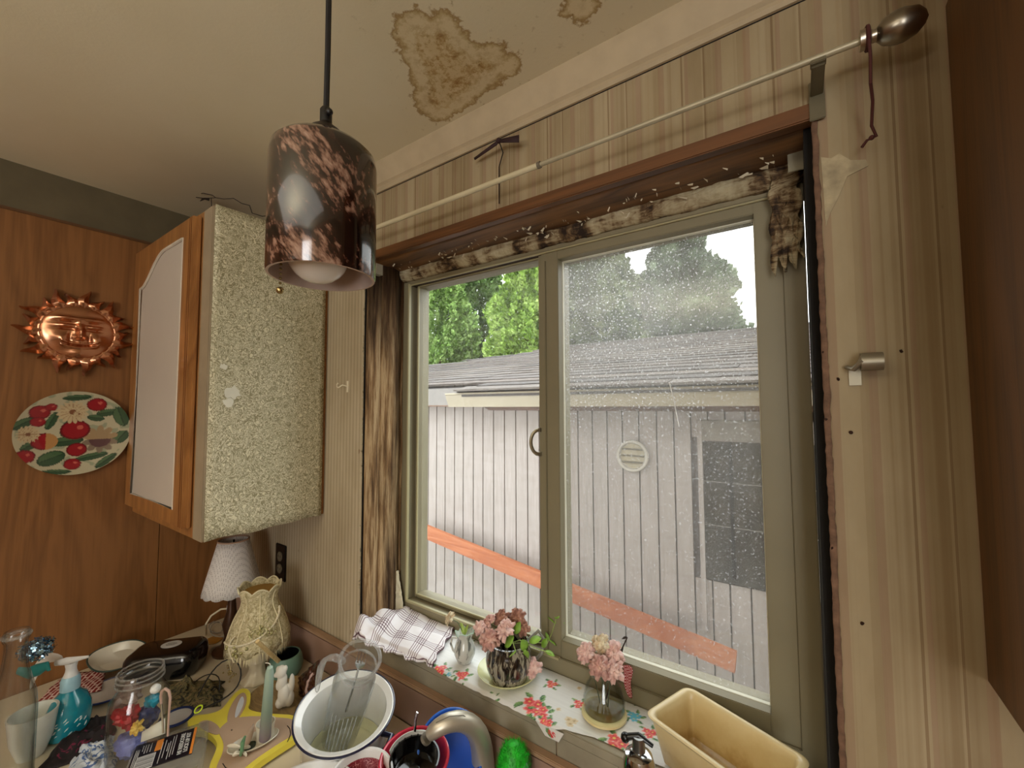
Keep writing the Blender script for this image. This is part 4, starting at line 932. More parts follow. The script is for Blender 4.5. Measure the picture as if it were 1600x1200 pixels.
for i, (px, py, dz, r, mt, lb) in enumerate(((750, 981, -.02, .014, P3, 'small round pale bloom at the far left of the dark jug'), (764, 973, 0, .017, P1, 'dusty pink bloom high on the left of the dark jug'), (766, 999, -.035, .021, P1, 'large drooping pink bloom at the left lip of the dark jug'), (789, 984, -.03, .021, P3, 'pale pink bloom at the front centre of the dark jug'), (783, 966, .01, .018, P2, 'brownish dried bloom at the top of the dark jug'), (807, 965, .015, .019, P2, 'dark brown dried bloom at the top right of the dark jug'), (817, 982, .0, .015, P2, 'small brown dried bloom right of centre in the dark jug'))):
    bloom('carnation', lb, px, py, jd+dz, r, mt, jt, (random.Random(i).uniform(-.6, .6), -.6, .6), 26, 30+i)
bloom('carnation', 'fallen pink bloom lying on the yellow saucer beside the jug', 832, 1043, jd-.015, .019, P3, None, (.2, -.6, .5), 26, 50)
sp = thing('leafy_sprig', 'bright green leafy sprig spilling from the dark jug towards the window post', 'plant', jt)
lm = plain('fresh_green_leaf', '7fa83c', .5, var=.3, scale=50)
def lp(px, py, dz=0): return EYE+ray(px, py)*(jd+dz)
stem = MB().tube([jt, lp(812, 1000, -.02), lp(835, 1012, -.02), lp(862, 1021, -.02)], .0011, 6)
stem.tube([jt, lp(800, 1000, -.03), lp(806, 1018, -.04), lp(797, 1025, -.045)], .0011, 6)
stem.tube([jt, lp(835, 1003, .0), lp(855, 1006, .03), lp(862, 990, .05), lp(867, 974, .05), lp(870, 962, .05)], .0009, 6)
build('stem', stem, plain('leaf_stem', '9bb060', .6), sp, world=True)
for i, (px, py, dx, dy, Lf, w, dz) in enumerate(((803, 995, -16, 14, .032, .012, -.035), (806, 990, 3, -12, .026, .010, -.03), (815, 1000, 8, 16, .03, .011, -.03), (828, 1004, 10, -6, .028, .010, -.02), (848, 1012, 4, -12, .022, .008, -.02), (852, 1018, 14, 4, .024, .006, -.02), (806, 1018, -16, 7, .026, .005, -.042), (820, 1015, 5, 18, .026, .007, -.03), (868, 966, 4, -10, .016, .009, .05), (866, 973, 18, -2, .026, .003, .05), (867, 974, -12, -13, .022, .002, .05), (858, 1000, 14, 8, .024, .003, .04), (857, 1000, -3, -9, .018, .004, .04))):
    a = lp(px, py, dz); d2 = lp(px+dx, py+dy, dz)-a; m = MB(); leafm(m, a, d2, Lf, w, .25); build('leaf', m, lm, sp, world=True, solid=.0005)

# glass vase
b = cpt(944, 1116, SILL+.004); s = mpp(b)*.94; R = 34*s; H = zrow(b.x, b.y, 1046)-b.z; gd = depth(b)
gv = thing('glass_vase', 'round clear glass vase with cloudy water and faded pink flowers on the sill', 'vase', b)
g1 = [(R*.9, .004), (R, H*.12), (R*1.0, H*.35), (R*.86, H*.62), (R*.62, H*.82), (R*.60, H*.9), (R*.72, H)]
build('bowl', MB().lathe(g1+[(r-.0022, z) for r, z in reversed(g1)], 48, cap=False), M_GLASS, gv)
g = build('water', MB().lathe([(0, .0085), (R*.86, .0085), (R*.94, H*.12), (R*.93, H*.30), (0, H*.30)], 40, cap=False), glassy('cloudy_water', (.95, .93, .80), (.75, .7, .52), .6), gv); g['label'] = 'yellowish cloudy water'
g = build('base_coaster', MB().lathe([(0, 0), (R*1.04, 0), (R*1.1, .003), (R*1.08, .0065), (R*.9, .008), (0, .008)], 40, cap=False), plain('cream_base', 'cfc08c', .35, coat=.3), gv); g['label'] = 'cream yellow base'
gb = b+Vector((0, 0, H*.2))
for i, (px, py, dz, r, mt, lb) in enumerate(((916, 1020, 0, .019, P3, 'pale pink bloom at the left of the clear glass vase'), (938, 1006, .01, .018, P4, 'cream brown bloom at the top of the clear glass vase'), (957, 1020, .0, .021, P3, 'large pale pink bloom at the upper right of the clear glass vase'), (936, 1042, -.03, .020, P1, 'dusty pink bloom drooping at the front of the clear glass vase'), (957, 1048, -.03, .021, P3, 'pink ruffled bloom low at the mouth of the clear glass vase'))):
    bloom('carnation', lb, px, py, gd+dz, r, mt, gb+Vector((.004*(i-2), .003*(i % 2), 0)), (random.Random(i+9).uniform(-.5, .5), -.6, .6), 28, 70+i, stem='46513a')
m = MB(); q0 = EYE+ray(968, 1022)*(gd+.01); q1 = EYE+ray(980, 996)*(gd+.01); m.tube([gb, q0, q1], .0012, 6); leafm(m, q0, q1-q0, .014, .003); leafm(m, q1, Vector((-.6, 0, -.2)), .014, .003); leafm(m, q0, Vector((-1, 0, .4)), .014, .0025)
o = build('dry_twig', m, plain('dark_dry_leaf', '33251f', .8), solid=.0005); tag(o, 'dark dried twig with curled leaves behind the glass vase flowers', 'twig')
def gingham(name, a, c):
    t = NT(name).set(.8); ch = t.n('ShaderNodeTexChecker'); ch.inputs['Scale'].default_value = 320; ch.inputs[1].default_value = (*srgb(a), 1); ch.inputs[2].default_value = (*srgb(c), 1); t.l(t.coord(), ch.inputs[0]); t.base(ch.outputs[0]); return t.m
gr = [EYE+ray(px, py)*(gd+.03) for px, py in ((968, 1040), (980, 1038), (983, 1050), (979, 1065), (982, 1078), (986, 1092))]
m = MB(); 
for i, p in enumerate(gr): w = (.006, .010, .011, .008, .007, .004)[i]; m.v += [tuple(p-CR*w), tuple(p+Vector((0, -.004*sin(i*2), 0))), tuple(p+CR*w)]
for i in range(5):
    for e in (0, 1): m.f.append((i*3+e, i*3+e+1, i*3+4+e, i*3+3+e))
o = build('gingham_ribbon', m, gingham('red_gingham', 'a8202c', 'e0a8a4'), solid=.0012, subd=1); tag(o, 'red gingham ribbon tied at the back of the glass vase', 'ribbon')

# loaf pan
RZ = 1.160; A, B, C = cpt(1075, 1071, RZ), cpt(1007, 1113, RZ), cpt(1269, 1188, RZ)
ex = (C-A); ey = (B-A); lx, ly = ex.length, ey.length; ex.normalize(); ey = (ey-ex*ey.dot(ex)).normalized(); cen = (B+C)/2
def rrect(w, h, r, n=6):
    P = []
    for cx_, cy_, a0 in ((w-r, h-r, 0), (-w+r, h-r, pi/2), (-w+r, -h+r, pi), (w-r, -h+r, 3*pi/2)):
        for i in range(n+1): a = a0+pi/2*i/n; P.append((cx_+r*cos(a), cy_+r*sin(a)))
    return P
def loft(w, h, r, layers, n=6):     # layers: (inset, z)
    m = MB(); k = None
    for ins, z in layers:
        P = rrect(w-ins, h-ins, max(.002, r-ins*.5), n); k = len(P); m.v += [(x, y, z) for x, y in P]
    for l in range(len(layers)-1):
        for i in range(k): m.f.append((l*k+i, l*k+(i+1) % k, (l+1)*k+(i+1) % k, (l+1)*k+i))
    m.f.append(tuple(reversed(range(k)))); m.f.append(tuple(range((len(layers)-1)*k, len(layers)*k))); return m
hh = RZ-SILL-.005
lf = loft(lx/2, ly/2, .018, [(.024, 0), (.020, .003), (.006, hh-.018), (.004, hh-.008), (0, hh-.006), (-.002, hh-.002), (.001, hh), (.006, hh), (.010, hh-.004), (.012, hh-.015), (.024, .010), (.032, .006)])
t = NT('cream_stoneware_glaze').set(.3, coat=.35); cc = t.n('ShaderNodeTexCoord'); sx = t.n('ShaderNodeSeparateXYZ'); t.l(cc.outputs['Object'], sx.inputs[0])
f = t.math('ADD', t.math('MULTIPLY', sx.outputs[2], -6), t.math('MULTIPLY', t.noise(t.coord(), 22, 5, .6), .9))
t.base(t.ramp(f, [(.0, srgb('dcc898')), (.30, srgb('d4bb86')), (.52, srgb('b8955c'))])); 
o = build('loaf_pan', lf, t.m, ang=50); o.location = (cen.x, cen.y, SILL+.005); o.rotation_euler = (0, 0, math.atan2(ex.y, ex.x)); tag(o, 'cream glazed stoneware loaf pan on the right end of the sill', 'baking pan')

# ================================================================== SINK SIDE
fx = at(752, 1200, 1, -.062)
fp = [at(667, 1153, 1, -.175), at(682, 1137, 1, -.165), at(703, 1127, 1, -.145), at(724, 1125, 1, -.120), at(742, 1136, 1, -.095), at(752, 1158, 1, -.075), at(755, 1190, 1, -.064)]
ft = thing('kitchen_faucet', 'brushed nickel kitchen faucet with a broad curved spout', 'faucet', (fp[-1].x, fp[-1].y, CZ))
fp += [Vector((fp[-1].x, fp[-1].y, z)) for z in (fp[-1].z-.03, CZ+.02, CZ)]
build('spout', MB().tube(fp, [.012, .0165, .018, .0185, .0205, .023, .0245, .0255, .027, .029], 20, flat=.95), plain('matte_nickel', 'c4bcab', .38, .65, var=.04), ft, world=True, subd=1)
build('spout_tip', MB().tube([fp[0]+(fp[0]-fp[1])*.25, fp[0]], [.0105, .0115], 16), plain('grey_aerator', '8f887a', .4, .6), ft, world=True)
build('seam', MB().tube([p+Vector((.006, -.008, .0165)) for p in fp[1:5]], .0008, 5), plain('seam_grey', '6f695e', .5), ft, world=True)
sdp = at(998, 1172, 1, -.055); sp_ = thing('soap_dispenser', 'chrome dispenser with a black lever spout at the bottom edge beside the loaf pan', 'dispenser', (sdp.x, -.055, CZ))
hz_ = sdp.z-CZ
build('body', MB().lathe([(0, 0), (.026, 0), (.026, hz_-.02), (.022, hz_-.006), (.013, hz_), (0, hz_)], 28, cap=False), M_CHR2, sp_)
build('neck', MB().lathe([(0, hz_), (.011, hz_), (.0095, hz_+.022), (0, hz_+.024)], 20, cap=False), plain('dull_chrome', '8f8f8c', .25, .9), sp_)
n0 = Vector((sdp.x, -.055, sdp.z+.02)); l0 = at(977, 1152, 1, -.06); l1 = at(1020, 1166, 1, -.05)
g = build('lever', MB().tube([l0, n0+Vector((0, 0, .004)), l1], [.006, .0045, .0032], 10), plain('black_gloss', '0c0c0c', .25), sp_, world=True); g['label'] = 'black lever spout'
build('lever_knob', MB().ball(l0, .0078), plain('black_gloss', '0c0c0c'), sp_, world=True)

def tilted(px, py, d, tilt, toward=1.0):   # frame of a round rim seen at pixel; returns (pos, euler)
    p = EYE+ray(px, py)*d; h = (EYE-p); h.z = 0; h.normalize()
    upv = Vector((0, 0, cos(tilt)))+h*sin(tilt)*toward; return p, up3(upv), upv.normalized()
# enamel pot
Rp = .102; p, e, u = tilted(540, 1108, .905, radians(13)); Hp = .135; c0 = p-u*Hp
M_EN = plain('white_enamel', 'e0e0dc', .15, coat=.6, var=.03)
pot = thing('enamel_pot', 'white enamel pot with a dark blue rim holding a glass pitcher', 'pot', c0, rot=e)
build('body', MB().lathe([(0, 0), (Rp*.80, 0), (Rp*.86, .01), (Rp*.88, Hp-.02), (Rp*.90, Hp-.012), (Rp*.98, Hp-.003), (Rp*1.0, Hp), (Rp*.96, Hp+.001), (Rp*.84, Hp-.006), (Rp*.82, Hp-.03), (Rp*.78, .012), (Rp*.7, .006), (0, .005)], 64, cap=False), M_EN, pot)
g = build('rim', MB().tube([(Rp*1.0*cos(a), Rp*1.0*sin(a), Hp-.001) for a in [2*pi*i/72 for i in range(72)]], .0022, 8, close=True), plain('navy_enamel', '141b3a', .2, coat=.5), pot); g['label'] = 'navy blue rolled rim'
iv = Matrix(full(pot)).inverted(); hd = (EYE+ray(600, 1160)*.86); hl = iv @ hd; an = math.atan2(hl.y, hl.x)
hp_ = [Vector((Rp*.86*cos(an+da), Rp*.86*sin(an+da), z)) if r == 0 else Vector(((Rp*.86+r)*cos(an+da), (Rp*.86+r)*sin(an+da), z)) for da, r, z in ((.22, 0, Hp-.03), (.22, .024, Hp-.028), (.0, .030, Hp-.030), (-.22, .024, Hp-.028), (-.22, 0, Hp-.03))]
g = build('handle', MB().tube(hp_, .006, 10), plain('navy_enamel', '141b3a'), pot); g['label'] = 'dark blue glossy loop handle'
g = build('residue', MB().lathe([(0, .0065), (Rp*.72, .0068), (Rp*.775, .03), (Rp*.76, .030), (Rp*.70, .0085), (0, .008)], 40, cap=False), plain('greenish_residue', 'c9c7a6', .35, var=.12, scale=20), pot)
# glass pitcher leaning in the pot
P1_ = EYE+ray(563, 1030)*.835; P0_ = EYE+ray(530, 1150)*.945; ax = (P1_-P0_); Hg = ax.length; Rg = .041
gp_ = thing('glass_pitcher', 'clear ribbed glass pitcher leaning inside the white enamel pot', 'pitcher', P0_, rot=up3(ax))
gpr = [(Rg*.86, 0), (Rg*.92, .004), (Rg*1.03, Hg*.45), (Rg*1.0, Hg*.78), (Rg*.84, Hg*.88), (Rg*.83, Hg*.93), (Rg*.92, Hg*.955), (Rg*.95, Hg)]
PG = glassy('pitcher_glass', (1, 1, 1), (.93, .95, .94), .8, dirt=.02); PG2 = glassy('painted_glint_glass', (1, 1, 1), (.55, .60, .58), 1.0, dirt=.34)  # second glass: white haze puts bright glints into rims, handle and flutes
build('body', MB().lathe([(0, .001)]+gpr+[(r-.003, z) for r, z in reversed(gpr)]+[(0, .005)], 56, cap=False), PG, gp_, ang=60)
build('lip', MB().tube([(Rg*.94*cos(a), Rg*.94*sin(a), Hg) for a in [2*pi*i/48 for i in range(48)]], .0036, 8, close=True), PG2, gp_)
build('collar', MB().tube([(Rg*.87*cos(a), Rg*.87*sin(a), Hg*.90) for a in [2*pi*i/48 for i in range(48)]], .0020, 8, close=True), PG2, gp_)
for sgn in (-1, 1):
    dv_ = full(gp_).inverted().to_3x3() @ (CR*sgn); an_ = math.atan2(dv_.y, dv_.x); build('edge_glint', MB().tube([((Rg*.9+Rg*.1*k_)*cos(an_), (Rg*.9+Rg*.1*k_)*sin(an_), Hg*(.05+.7*k_)) for k_ in (0, .5, 1)], .0016, 6), PG2, gp_)  # pale tubes added as glints along the pitcher's two outlines
iv = full(gp_).inverted(); q = [iv @ (EYE+ray(px, py)*dd_) for px, py, dd_ in ((541, 1036, .84), (522, 1024, .82), (504, 1030, .82), (498, 1055, .84), (495, 1084, .86))]
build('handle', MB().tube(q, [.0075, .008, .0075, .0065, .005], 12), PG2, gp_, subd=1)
fd = (iv.to_3x3() @ (EYE-P0_)).normalized(); fa = math.atan2(fd.y, fd.x)
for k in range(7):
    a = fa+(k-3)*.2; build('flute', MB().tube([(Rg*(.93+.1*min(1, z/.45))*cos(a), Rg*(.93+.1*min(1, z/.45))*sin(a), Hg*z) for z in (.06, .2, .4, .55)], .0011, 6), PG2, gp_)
# fork in the pitcher
F0 = P0_+ax*.35; F1 = EYE+ray(567, 1022)*.86; fk = thing('fork', 'steel fork standing inside the glass pitcher, tines up', 'fork', F0, rot=up3(F1-F0)); LF = (F1-F0).length
rt = (full(fk).inverted().to_3x3() @ CR); rt.z = 0; rt.normalize()
build('handle', MB().tube([Vector((0, 0, 0)), Vector((0, 0, LF*.75))], [.003, .0022], 8), M_CHR2, fk)
build('neck', MB().tube([Vector((0, 0, LF*.74)), Vector((0, 0, LF*.80)), Vector((0, 0, LF*.86))], [.002, .009, .011], 8, flat=.25, up=tuple(rt)), M_CHR2, fk)
for k in (-1.5, -.5, .5, 1.5): build('tine', MB().tube([rt*.006*k+Vector((0, 0, LF*.85)), rt*.006*k+Vector((0, 0, LF*1.02))], [.0013, .0008], 6), M_CHR2, fk)
# bowls in front
def bowl(name, label, px, py, d, tilt, R, H, mo, mi, cat='bowl', rimw=.05, rimm=None, toward=1.0):
    p, e, u = tilted(px, py, d, tilt, toward); t = thing(name, label, cat, p-u*H, rot=e)
    build('body', MB().lathe([(0, 0), (R*.5, 0), (R*.6, .004), (R*.9, H*.6), (R, H), (R*(1-rimw), H), (R*(.9-rimw), H*.6), (R*.5, .008), (0, .006)], 56, cap=False), mo, t)
    if mi: build('inside', MB().lathe([(0, .0075), (R*.5, .0095), (R*(.895-rimw), H*.6), (R*(1-rimw)*.985, H*.93)], 56, cap=False), mi, t)
    if rimm: build('rim', MB().tube([(R*(1-rimw/2)*cos(a), R*(1-rimw/2)*sin(a), H) for a in [2*pi*i/64 for i in range(64)]], R*rimw*.55, 8, close=True), rimm, t)
    return t
M_WP = plain('white_plastic', 'd8d8d6', .3, var=.03)
def paisley(name, a, c):
    t = NT(name).set(.4); n = t.noise(t.coord(), 38, 1, .4, 2.5); w = t.math('ABSOLUTE', t.math('SUBTRACT', t.math('FRACT', t.math('MULTIPLY', n, 7)), .5))
    t.base(t.ramp(w, [(0, srgb(c)), (.06, srgb(c)), (.10, srgb(a))], 'LINEAR')); return t.m
bowl('mixing_bowl', 'large white bowl with a thick rim at the bottom edge of the photo', 470, 1262, .73, radians(2), .095, .07, M_WP, M_WP, rimm=M_WP)
bowl('patterned_bowl', 'white-rimmed bowl with a dark red paisley inside in front of the enamel pot', 564, 1212, .78, radians(6), .058, .05, M_WP, paisley('dark_red_paisley', '7a1626', 'c98a8a'), rimm=M_WP, rimw=.12)
rbp = bowl('red_bowl', 'glossy red bowl holding a black steel pan behind the faucet spout', 648, 1183, .82, radians(8), .068, .06, plain('red_plastic', 'c22f45', .25, coat=.4, var=.04), plain('red_plastic', 'c22f45'), rimm=plain('red_plastic', 'c22f45'), rimw=.08)
p, e, u = tilted(648, 1184, .81, radians(10)); mc = thing('measuring_pan', 'small metal pan with a black inside and punched white band in the red bowl', 'pan', p-u*.04, rot=e)
build('body', MB().lathe([(0, 0), (.036, 0), (.046, .03), (.048, .04), (.045, .04), (.04, .01), (0, .006)], 48, cap=False), plain('black_glaze', '0a0909', .08, coat=.8), mc)
iv = full(mc).inverted(); q0 = iv @ (EYE+ray(640, 1150)*.84); a0 = math.atan2(q0.y, q0.x)
m = MB(); nn_ = 24
for i in range(nn_+1):
    a = a0-.95+1.9*i/nn_
    for r, z in ((.0455, .028), (.050, .047), (.0515, .047), (.047, .028)): m.v.append((r*cos(a), r*sin(a), z))
for i in range(nn_):
    for k in range(4): m.f.append((i*4+k, i*4+(k+1) % 4, (i+1)*4+(k+1) % 4, (i+1)*4+k))
bnd = build('band', m, plain('white_metal_band', 'c9c6be', .35, .3), mc); bnd['label'] = 'pale band with dark marks'
for i in range(6):
    a = a0-.7+i*.28; build('mark', MB().box(-.0012, .0012, -.0003, .0005, -.003, .003).xf(Matrix.Translation((.0472*cos(a), .0472*sin(a), .039)) @ Matrix.Rotation(a+pi/2, 4, 'Z')), M_DARK, bnd, smooth=False)
hq = [iv @ (EYE+ray(px, py)*.85) for px, py in ((648, 1142), (649, 1125), (652, 1113))]
build('handle', MB().tube(hq, [.004, .0035, .003], 8, flat=.5), M_CHR2, mc)
# blue bowl leaning behind the faucet
p = EYE+ray(706, 1168)*.865; nb = (EYE-p).normalized()+Vector((.1, 0, .55)); R = .070
bb = thing('blue_bowl', 'royal blue plastic bowl standing on its edge behind the faucet', 'bowl', p, rot=up3(nb)); M_BL = plain('royal_blue_plastic', '1c4fb4', .35, var=.05)
build('body', MB().lathe([(0, -.030), (R*.55, -.028), (R*.88, -.010), (R*1.0, .0), (R*.93, .0005), (R*.82, -.010), (R*.5, -.022), (0, -.024)], 56, cap=False), M_BL, bb)
build('rim', MB().tube([(R*.97*cos(a), R*.97*sin(a), 0) for a in [2*pi*i/64 for i in range(64)]], .0028, 8, close=True), plain('lighter_blue_rim', '2c66c8', .3), bb)
# green scrub brush
p = at(802, 1180, 1, -.062); gbz = p.z
br = thing('scrub_brush', 'bright green bristle scrub brush with a clear body beside the faucet', 'brush', (p.x, p.y, CZ))
g = build('body', MB().lathe([(0, 0), (.022, 0), (.028, .02), (.031, gbz-CZ-.01), (.024, gbz-CZ-.004), (0, gbz-CZ-.002)], 28, cap=False).xf(Matrix.Translation((.006, .004, 0))), glassy('clear_plastic', (.85, .88, .85), (.5, .55, .5)), br); g['label'] = 'clear plastic body'
m = MB(); rnd = random.Random(5); hb = gbz-CZ
for i in range(1500):
    a = rnd.uniform(0, 2*pi); k = rnd.random(); z = hb-.045+.065*k; r = .034*math.sqrt(max(.02, 1-max(0, (k-.25)/.78)**2)); c = Vector((r*.8*cos(a), r*.8*sin(a), z)); d = Vector((cos(a), sin(a), .5+k)).normalized(); L = .012; w = d.cross(Vector((rnd.random(), rnd.random(), rnd.random()))).normalized()*.0009
    m.add([c-w, c+w, c+d*L*rnd.uniform(.7, 1.3)], [(0, 1, 2)])
m.lathe([(0, hb-.048), (.024, hb-.045), (.030, hb-.02), (.030, hb-.005), (.022, hb+.012), (.010, hb+.024), (0, hb+.026)], 24, cap=False)
g = build('bristles', m, plain('vivid_green_bristle', '1fae24', .5, var=.4, scale=90), br, smooth=False); g['kind'] = 'stuff'
# teal scrap behind red bowl
p = at(598, 1142, 1, -.05); o = build('sponge', loft(.022, .012, .006, [(.002, 0), (0, .003), (0, .040), (.003, .045)]), plain('teal_sponge', '1f7f9a', .8, bump=.4)); o.location = (p.x, p.y, p.z-.040); o.rotation_euler = (0, 0, .5); tag(o, 'teal blue sponge between the enamel pot and the red bowl', 'sponge')
stp = thing('drip_strip', 'brass-coloured metal edging strip along the worktop beside the enamel pot', 'trim strip', (-.80, -.35, CZ))
build('strip', MB().box(-.832, -.824, -.60, -.10, CZ, CZ+.004), plain('brass_strip', 'a3906a', .35, .6), stp, world=True); build('strip', MB().box(-.820, -.814, -.60, -.10, CZ, CZ+.0025), M_STEEL, stp, world=True)
# ================================================================== LEFT WORKTOP CLUTTER
# white lamp under the cabinet
LX = at(363, 920, 1, -.135); zb = LX.z; zt = zrow(LX.x, LX.y, 843); Rl = 47*mpp(LX)*.84
wl = thing('table_lamp', 'small table lamp with a white dotted scalloped shade under the wall cabinet', 'lamp', (LX.x, LX.y, CZ))
def dotted():
    t = NT('white_dotted_shade').set(.8); v = t.n('ShaderNodeTexVoronoi'); v.inputs['Scale'].default_value = 210; v.inputs['Randomness'].default_value = .1; t.l(t.coord(), v.inputs['Vector'])
    t.base(t.ramp(v.outputs['Distance'], [(.22, srgb('8f8886')), (.36, srgb('d6d1cd'))])); t.b.inputs['Transmission Weight'].default_value = 0; return t.m
m = MB(); ns = 96
h0_ = zb-CZ; h1_ = zt-CZ
for i in range(ns):
    a = 2*pi*i/ns
    for t_ in range(7):
        k = t_/6; r = Rl*(1-k)+Rl*.52*k+.0004*cos(a*48); z = h0_+(h1_-h0_)*k-(.006*abs(cos(a*7)) if t_ == 0 else 0); m.v.append((r*cos(a), r*sin(a), z))
for i in range(ns):
    for t_ in range(6): a = i*7+t_; b_ = ((i+1) % ns)*7+t_; m.f.append((a, b_, b_+1, a+1))
build('shade', m, dotted(), wl, solid=.0012)
g = build('top_trim', MB().tube([(Rl*.52*cos(a), Rl*.52*sin(a), h1_) for a in [2*pi*i/40 for i in range(40)]], .003, 6, close=True), plain('peach_trim', 'b09078', .7), wl); g['label'] = 'peach trim at the top of the shade'
build('base', MB().lathe([(0, 0), (.05, 0), (.052, .008), (.03, .018), (.018, .05), (.026, .09), (.014, .13), (.009, h0_), (0, h0_)], 32, cap=False), plain('dark_bronze_base', '4a3020', .35, .4), wl)
build('harp', MB().tube([(0, 0, h0_), (0, 0, h1_)], .003, 6), M_DARK, wl)
# lace lamp with pearls
b = cpt(402, 1062); s = mpp(b)*.84
ll = thing('table_lamp', 'cream lace vintage lamp draped with pearls in front of the backsplash', 'lamp', b)
zb, zt = zrow(b.x, b.y, 1000)-CZ, zrow(b.x, b.y, 918)-CZ
def lace():
    t = NT('aged_cream_lace').set(.9); v = t.coord(); n = t.noise(v, 70, 5, .75, 2)
    t.base(t.ramp(n, [(.36, srgb('94865f')), (.5, srgb('c4b78f')), (.62, srgb('e0d6b4'))])); t.bump(n, .8, .004); return t.m
M_LACE = lace(); ns = 96; m = MB(); R0_ = 52*s; R1_ = 29*s
prof_ = [(0, R0_), (.10, R0_*1.0), (.3, R0_*.90), (.5, R0_*.76), (.68, R1_*1.06), (.8, R1_*.98), (.92, R1_*1.05), (1.0, R1_*1.2)]
def lacer(a, k, r): return r*(1+.02*cos(a*8))+.0012*noise.noise(Vector((cos(a)*8, sin(a)*8, k*9)))
for i in range(ns):
    a = 2*pi*i/ns
    for t_, (k, r) in enumerate(prof_):
        z = zb+(zt-zb)*k; rr = lacer(a, k, r)
        if t_ == 0: z -= .010*abs(cos(a*4)); 
        if t_ == 7: z += .012*abs(sin(a*4))
        m.v.append((rr*cos(a), rr*sin(a), z))
n_ = len(prof_)
for i in range(ns):
    for t_ in range(n_-1): a = i*n_+t_; b_ = ((i+1) % ns)*n_+t_; m.f.append((a, b_, b_+1, a+1))
build('shade', m, M_LACE, ll, solid=.0015)
for k in range(8):
    a = 2*pi*(k+.5)/8; build('seam_ribbon', MB().tube([((lacer(a, q, r)+.001)*cos(a), (lacer(a, q, r)+.001)*sin(a), zb+(zt-zb)*q) for q, r in prof_], .0018, 5), plain('pale_seam', 'd6cba6', .8), ll)
g = build('top_edging', MB().tube([(R1_*1.21*cos(a), R1_*1.21*sin(a), zt+.012*abs(sin(a*4))) for a in [2*pi*i/96 for i in range(96)]], .0022, 6, close=True), plain('ivory_braid', 'd8cda8', .8), ll)
build('shade_liner', MB().lathe([(0, zt-.012), (R1_*.95, zt-.012), (R1_*.95, zt-.006), (0, zt-.006)], 24, cap=False), plain('amber_paper', 'a8803c', .6), ll)
fr_ = MB(); rnd = random.Random(4)
for i in range(260):
    a = rnd.uniform(0, 2*pi); L = rnd.uniform(.012, .026); z = zb-.008*abs(cos(a*4)); r = R0_+.001
    fr_.add([((r)*cos(a), (r)*sin(a), z+.003), ((r)*cos(a+.03), (r)*sin(a+.03), z+.003), ((r+.002)*cos(a+.02+rnd.uniform(-.05, .05)), (r+.002)*sin(a+.02), z-L)], [(0, 1, 2)])
g = build('fringe', fr_, plain('fringe_cream', 'cfc49e', .9), ll, smooth=False); g['kind'] = 'stuff'
M_IV = plain('ivory_ceramic', 'c9bca0', .35, coat=.3, var=.06)
build('base', MB().lathe([(0, 0), (.040, 0), (.043, .006), (.040, .014), (.030, .020), (.022, .032), (.021, .045), (.027, .058), (.022, .072), (.016, .09), (.014, zb+.02), (0, zb+.02)], 40, cap=False, mod=lambda a, j, r, z: (r*(1+(.05*cos(a*10) if j < 5 else .03*cos(a*10))), z)), M_IV, ll)
# pearls around the shade
V2 = (EYE-b); va = math.atan2(V2.y, V2.x)
pe = thing('pearl_necklace', 'string of small cream pearls hanging across the lace lampshade', 'necklace', b)
m = MB()
for i in range(50):
    t_ = i/49; a = va-1.35+2.5*t_; k = .62*t_+.16*(1-t_)-.14*sin(pi*t_); r = [p0[1]+(p1[1]-p0[1])*(k-p0[0])/(p1[0]-p0[0]) for p0, p1 in zip(prof_, prof_[1:]) if p0[0] <= k <= p1[0]][0]+.0035
    m.ball((r*cos(a), r*sin(a), zb+(zt-zb)*k), .0036, 10, 8)
for i in range(26):
    t_ = i/25; a = va-.75-.25*sin(pi*t_); k = .35-.45*t_; r = R0_*.96+.004; m.ball((r*cos(a), r*sin(a), zb+(zt-zb)*k), .0026, 8, 6)
g = build('pearls', m, plain('cream_pearl', 'd9ceb0', .2, coat=.6), pe); g['kind'] = 'stuff'
m = MB(); rnd = random.Random(8)
for i in range(30):
    a = va-.0+rnd.gauss(.1, .25); k = rnd.gauss(.33, .10); k = min(.6, max(.1, k)); r = R0_*(.98-.42*k)+.004+rnd.random()*.003
    c = Vector((r*cos(a), r*sin(a), zb+(zt-zb)*k)); m.tube([c+Vector((.006*cos(q), .006*sin(q)*.5, .006*sin(q+.5*i))) for q in [i_*pi/4 for i_ in range(8)]], .0009, 5, close=True)
for i in range(10):
    a = va-.75+rnd.gauss(0, .3); k = rnd.uniform(.0, .2); r = R0_+.004; m.ball((r*cos(a), r*sin(a), zb+(zt-zb)*k), .0042, 8, 6)
o = build('brooch', m, plain('pale_green_gold_wire', 'bdb884', .3, .6)); o.location = b; tag(o, 'tangled pale green and gold jewellery pinned to the lace shade', 'jewellery')
# pendant charm hanging lower left of the shade
q = EYE+ray(361, 1048)*(depth(b)-.06); m = MB()
m.tube([EYE+ray(352, 1005)*(depth(b)-.05), EYE+ray(357, 1030)*(depth(b)-.055), q], .0007, 5); m.tube([EYE+ray(372, 1005)*(depth(b)-.05), EYE+ray(367, 1030)*(depth(b)-.055), q], .0007, 5)
rnd = random.Random(2)
for i in range(22): m.ball(q+CR*rnd.gauss(0, .006)+Vector((0, 0, rnd.gauss(-.004, .008))), .0026, 6, 5)
o = build('charm_pendant', m, plain('tarnished_gold', '9a8a60', .35, .8)); tag(o, 'tarnished filigree charm hanging below the lace lampshade', 'jewellery')
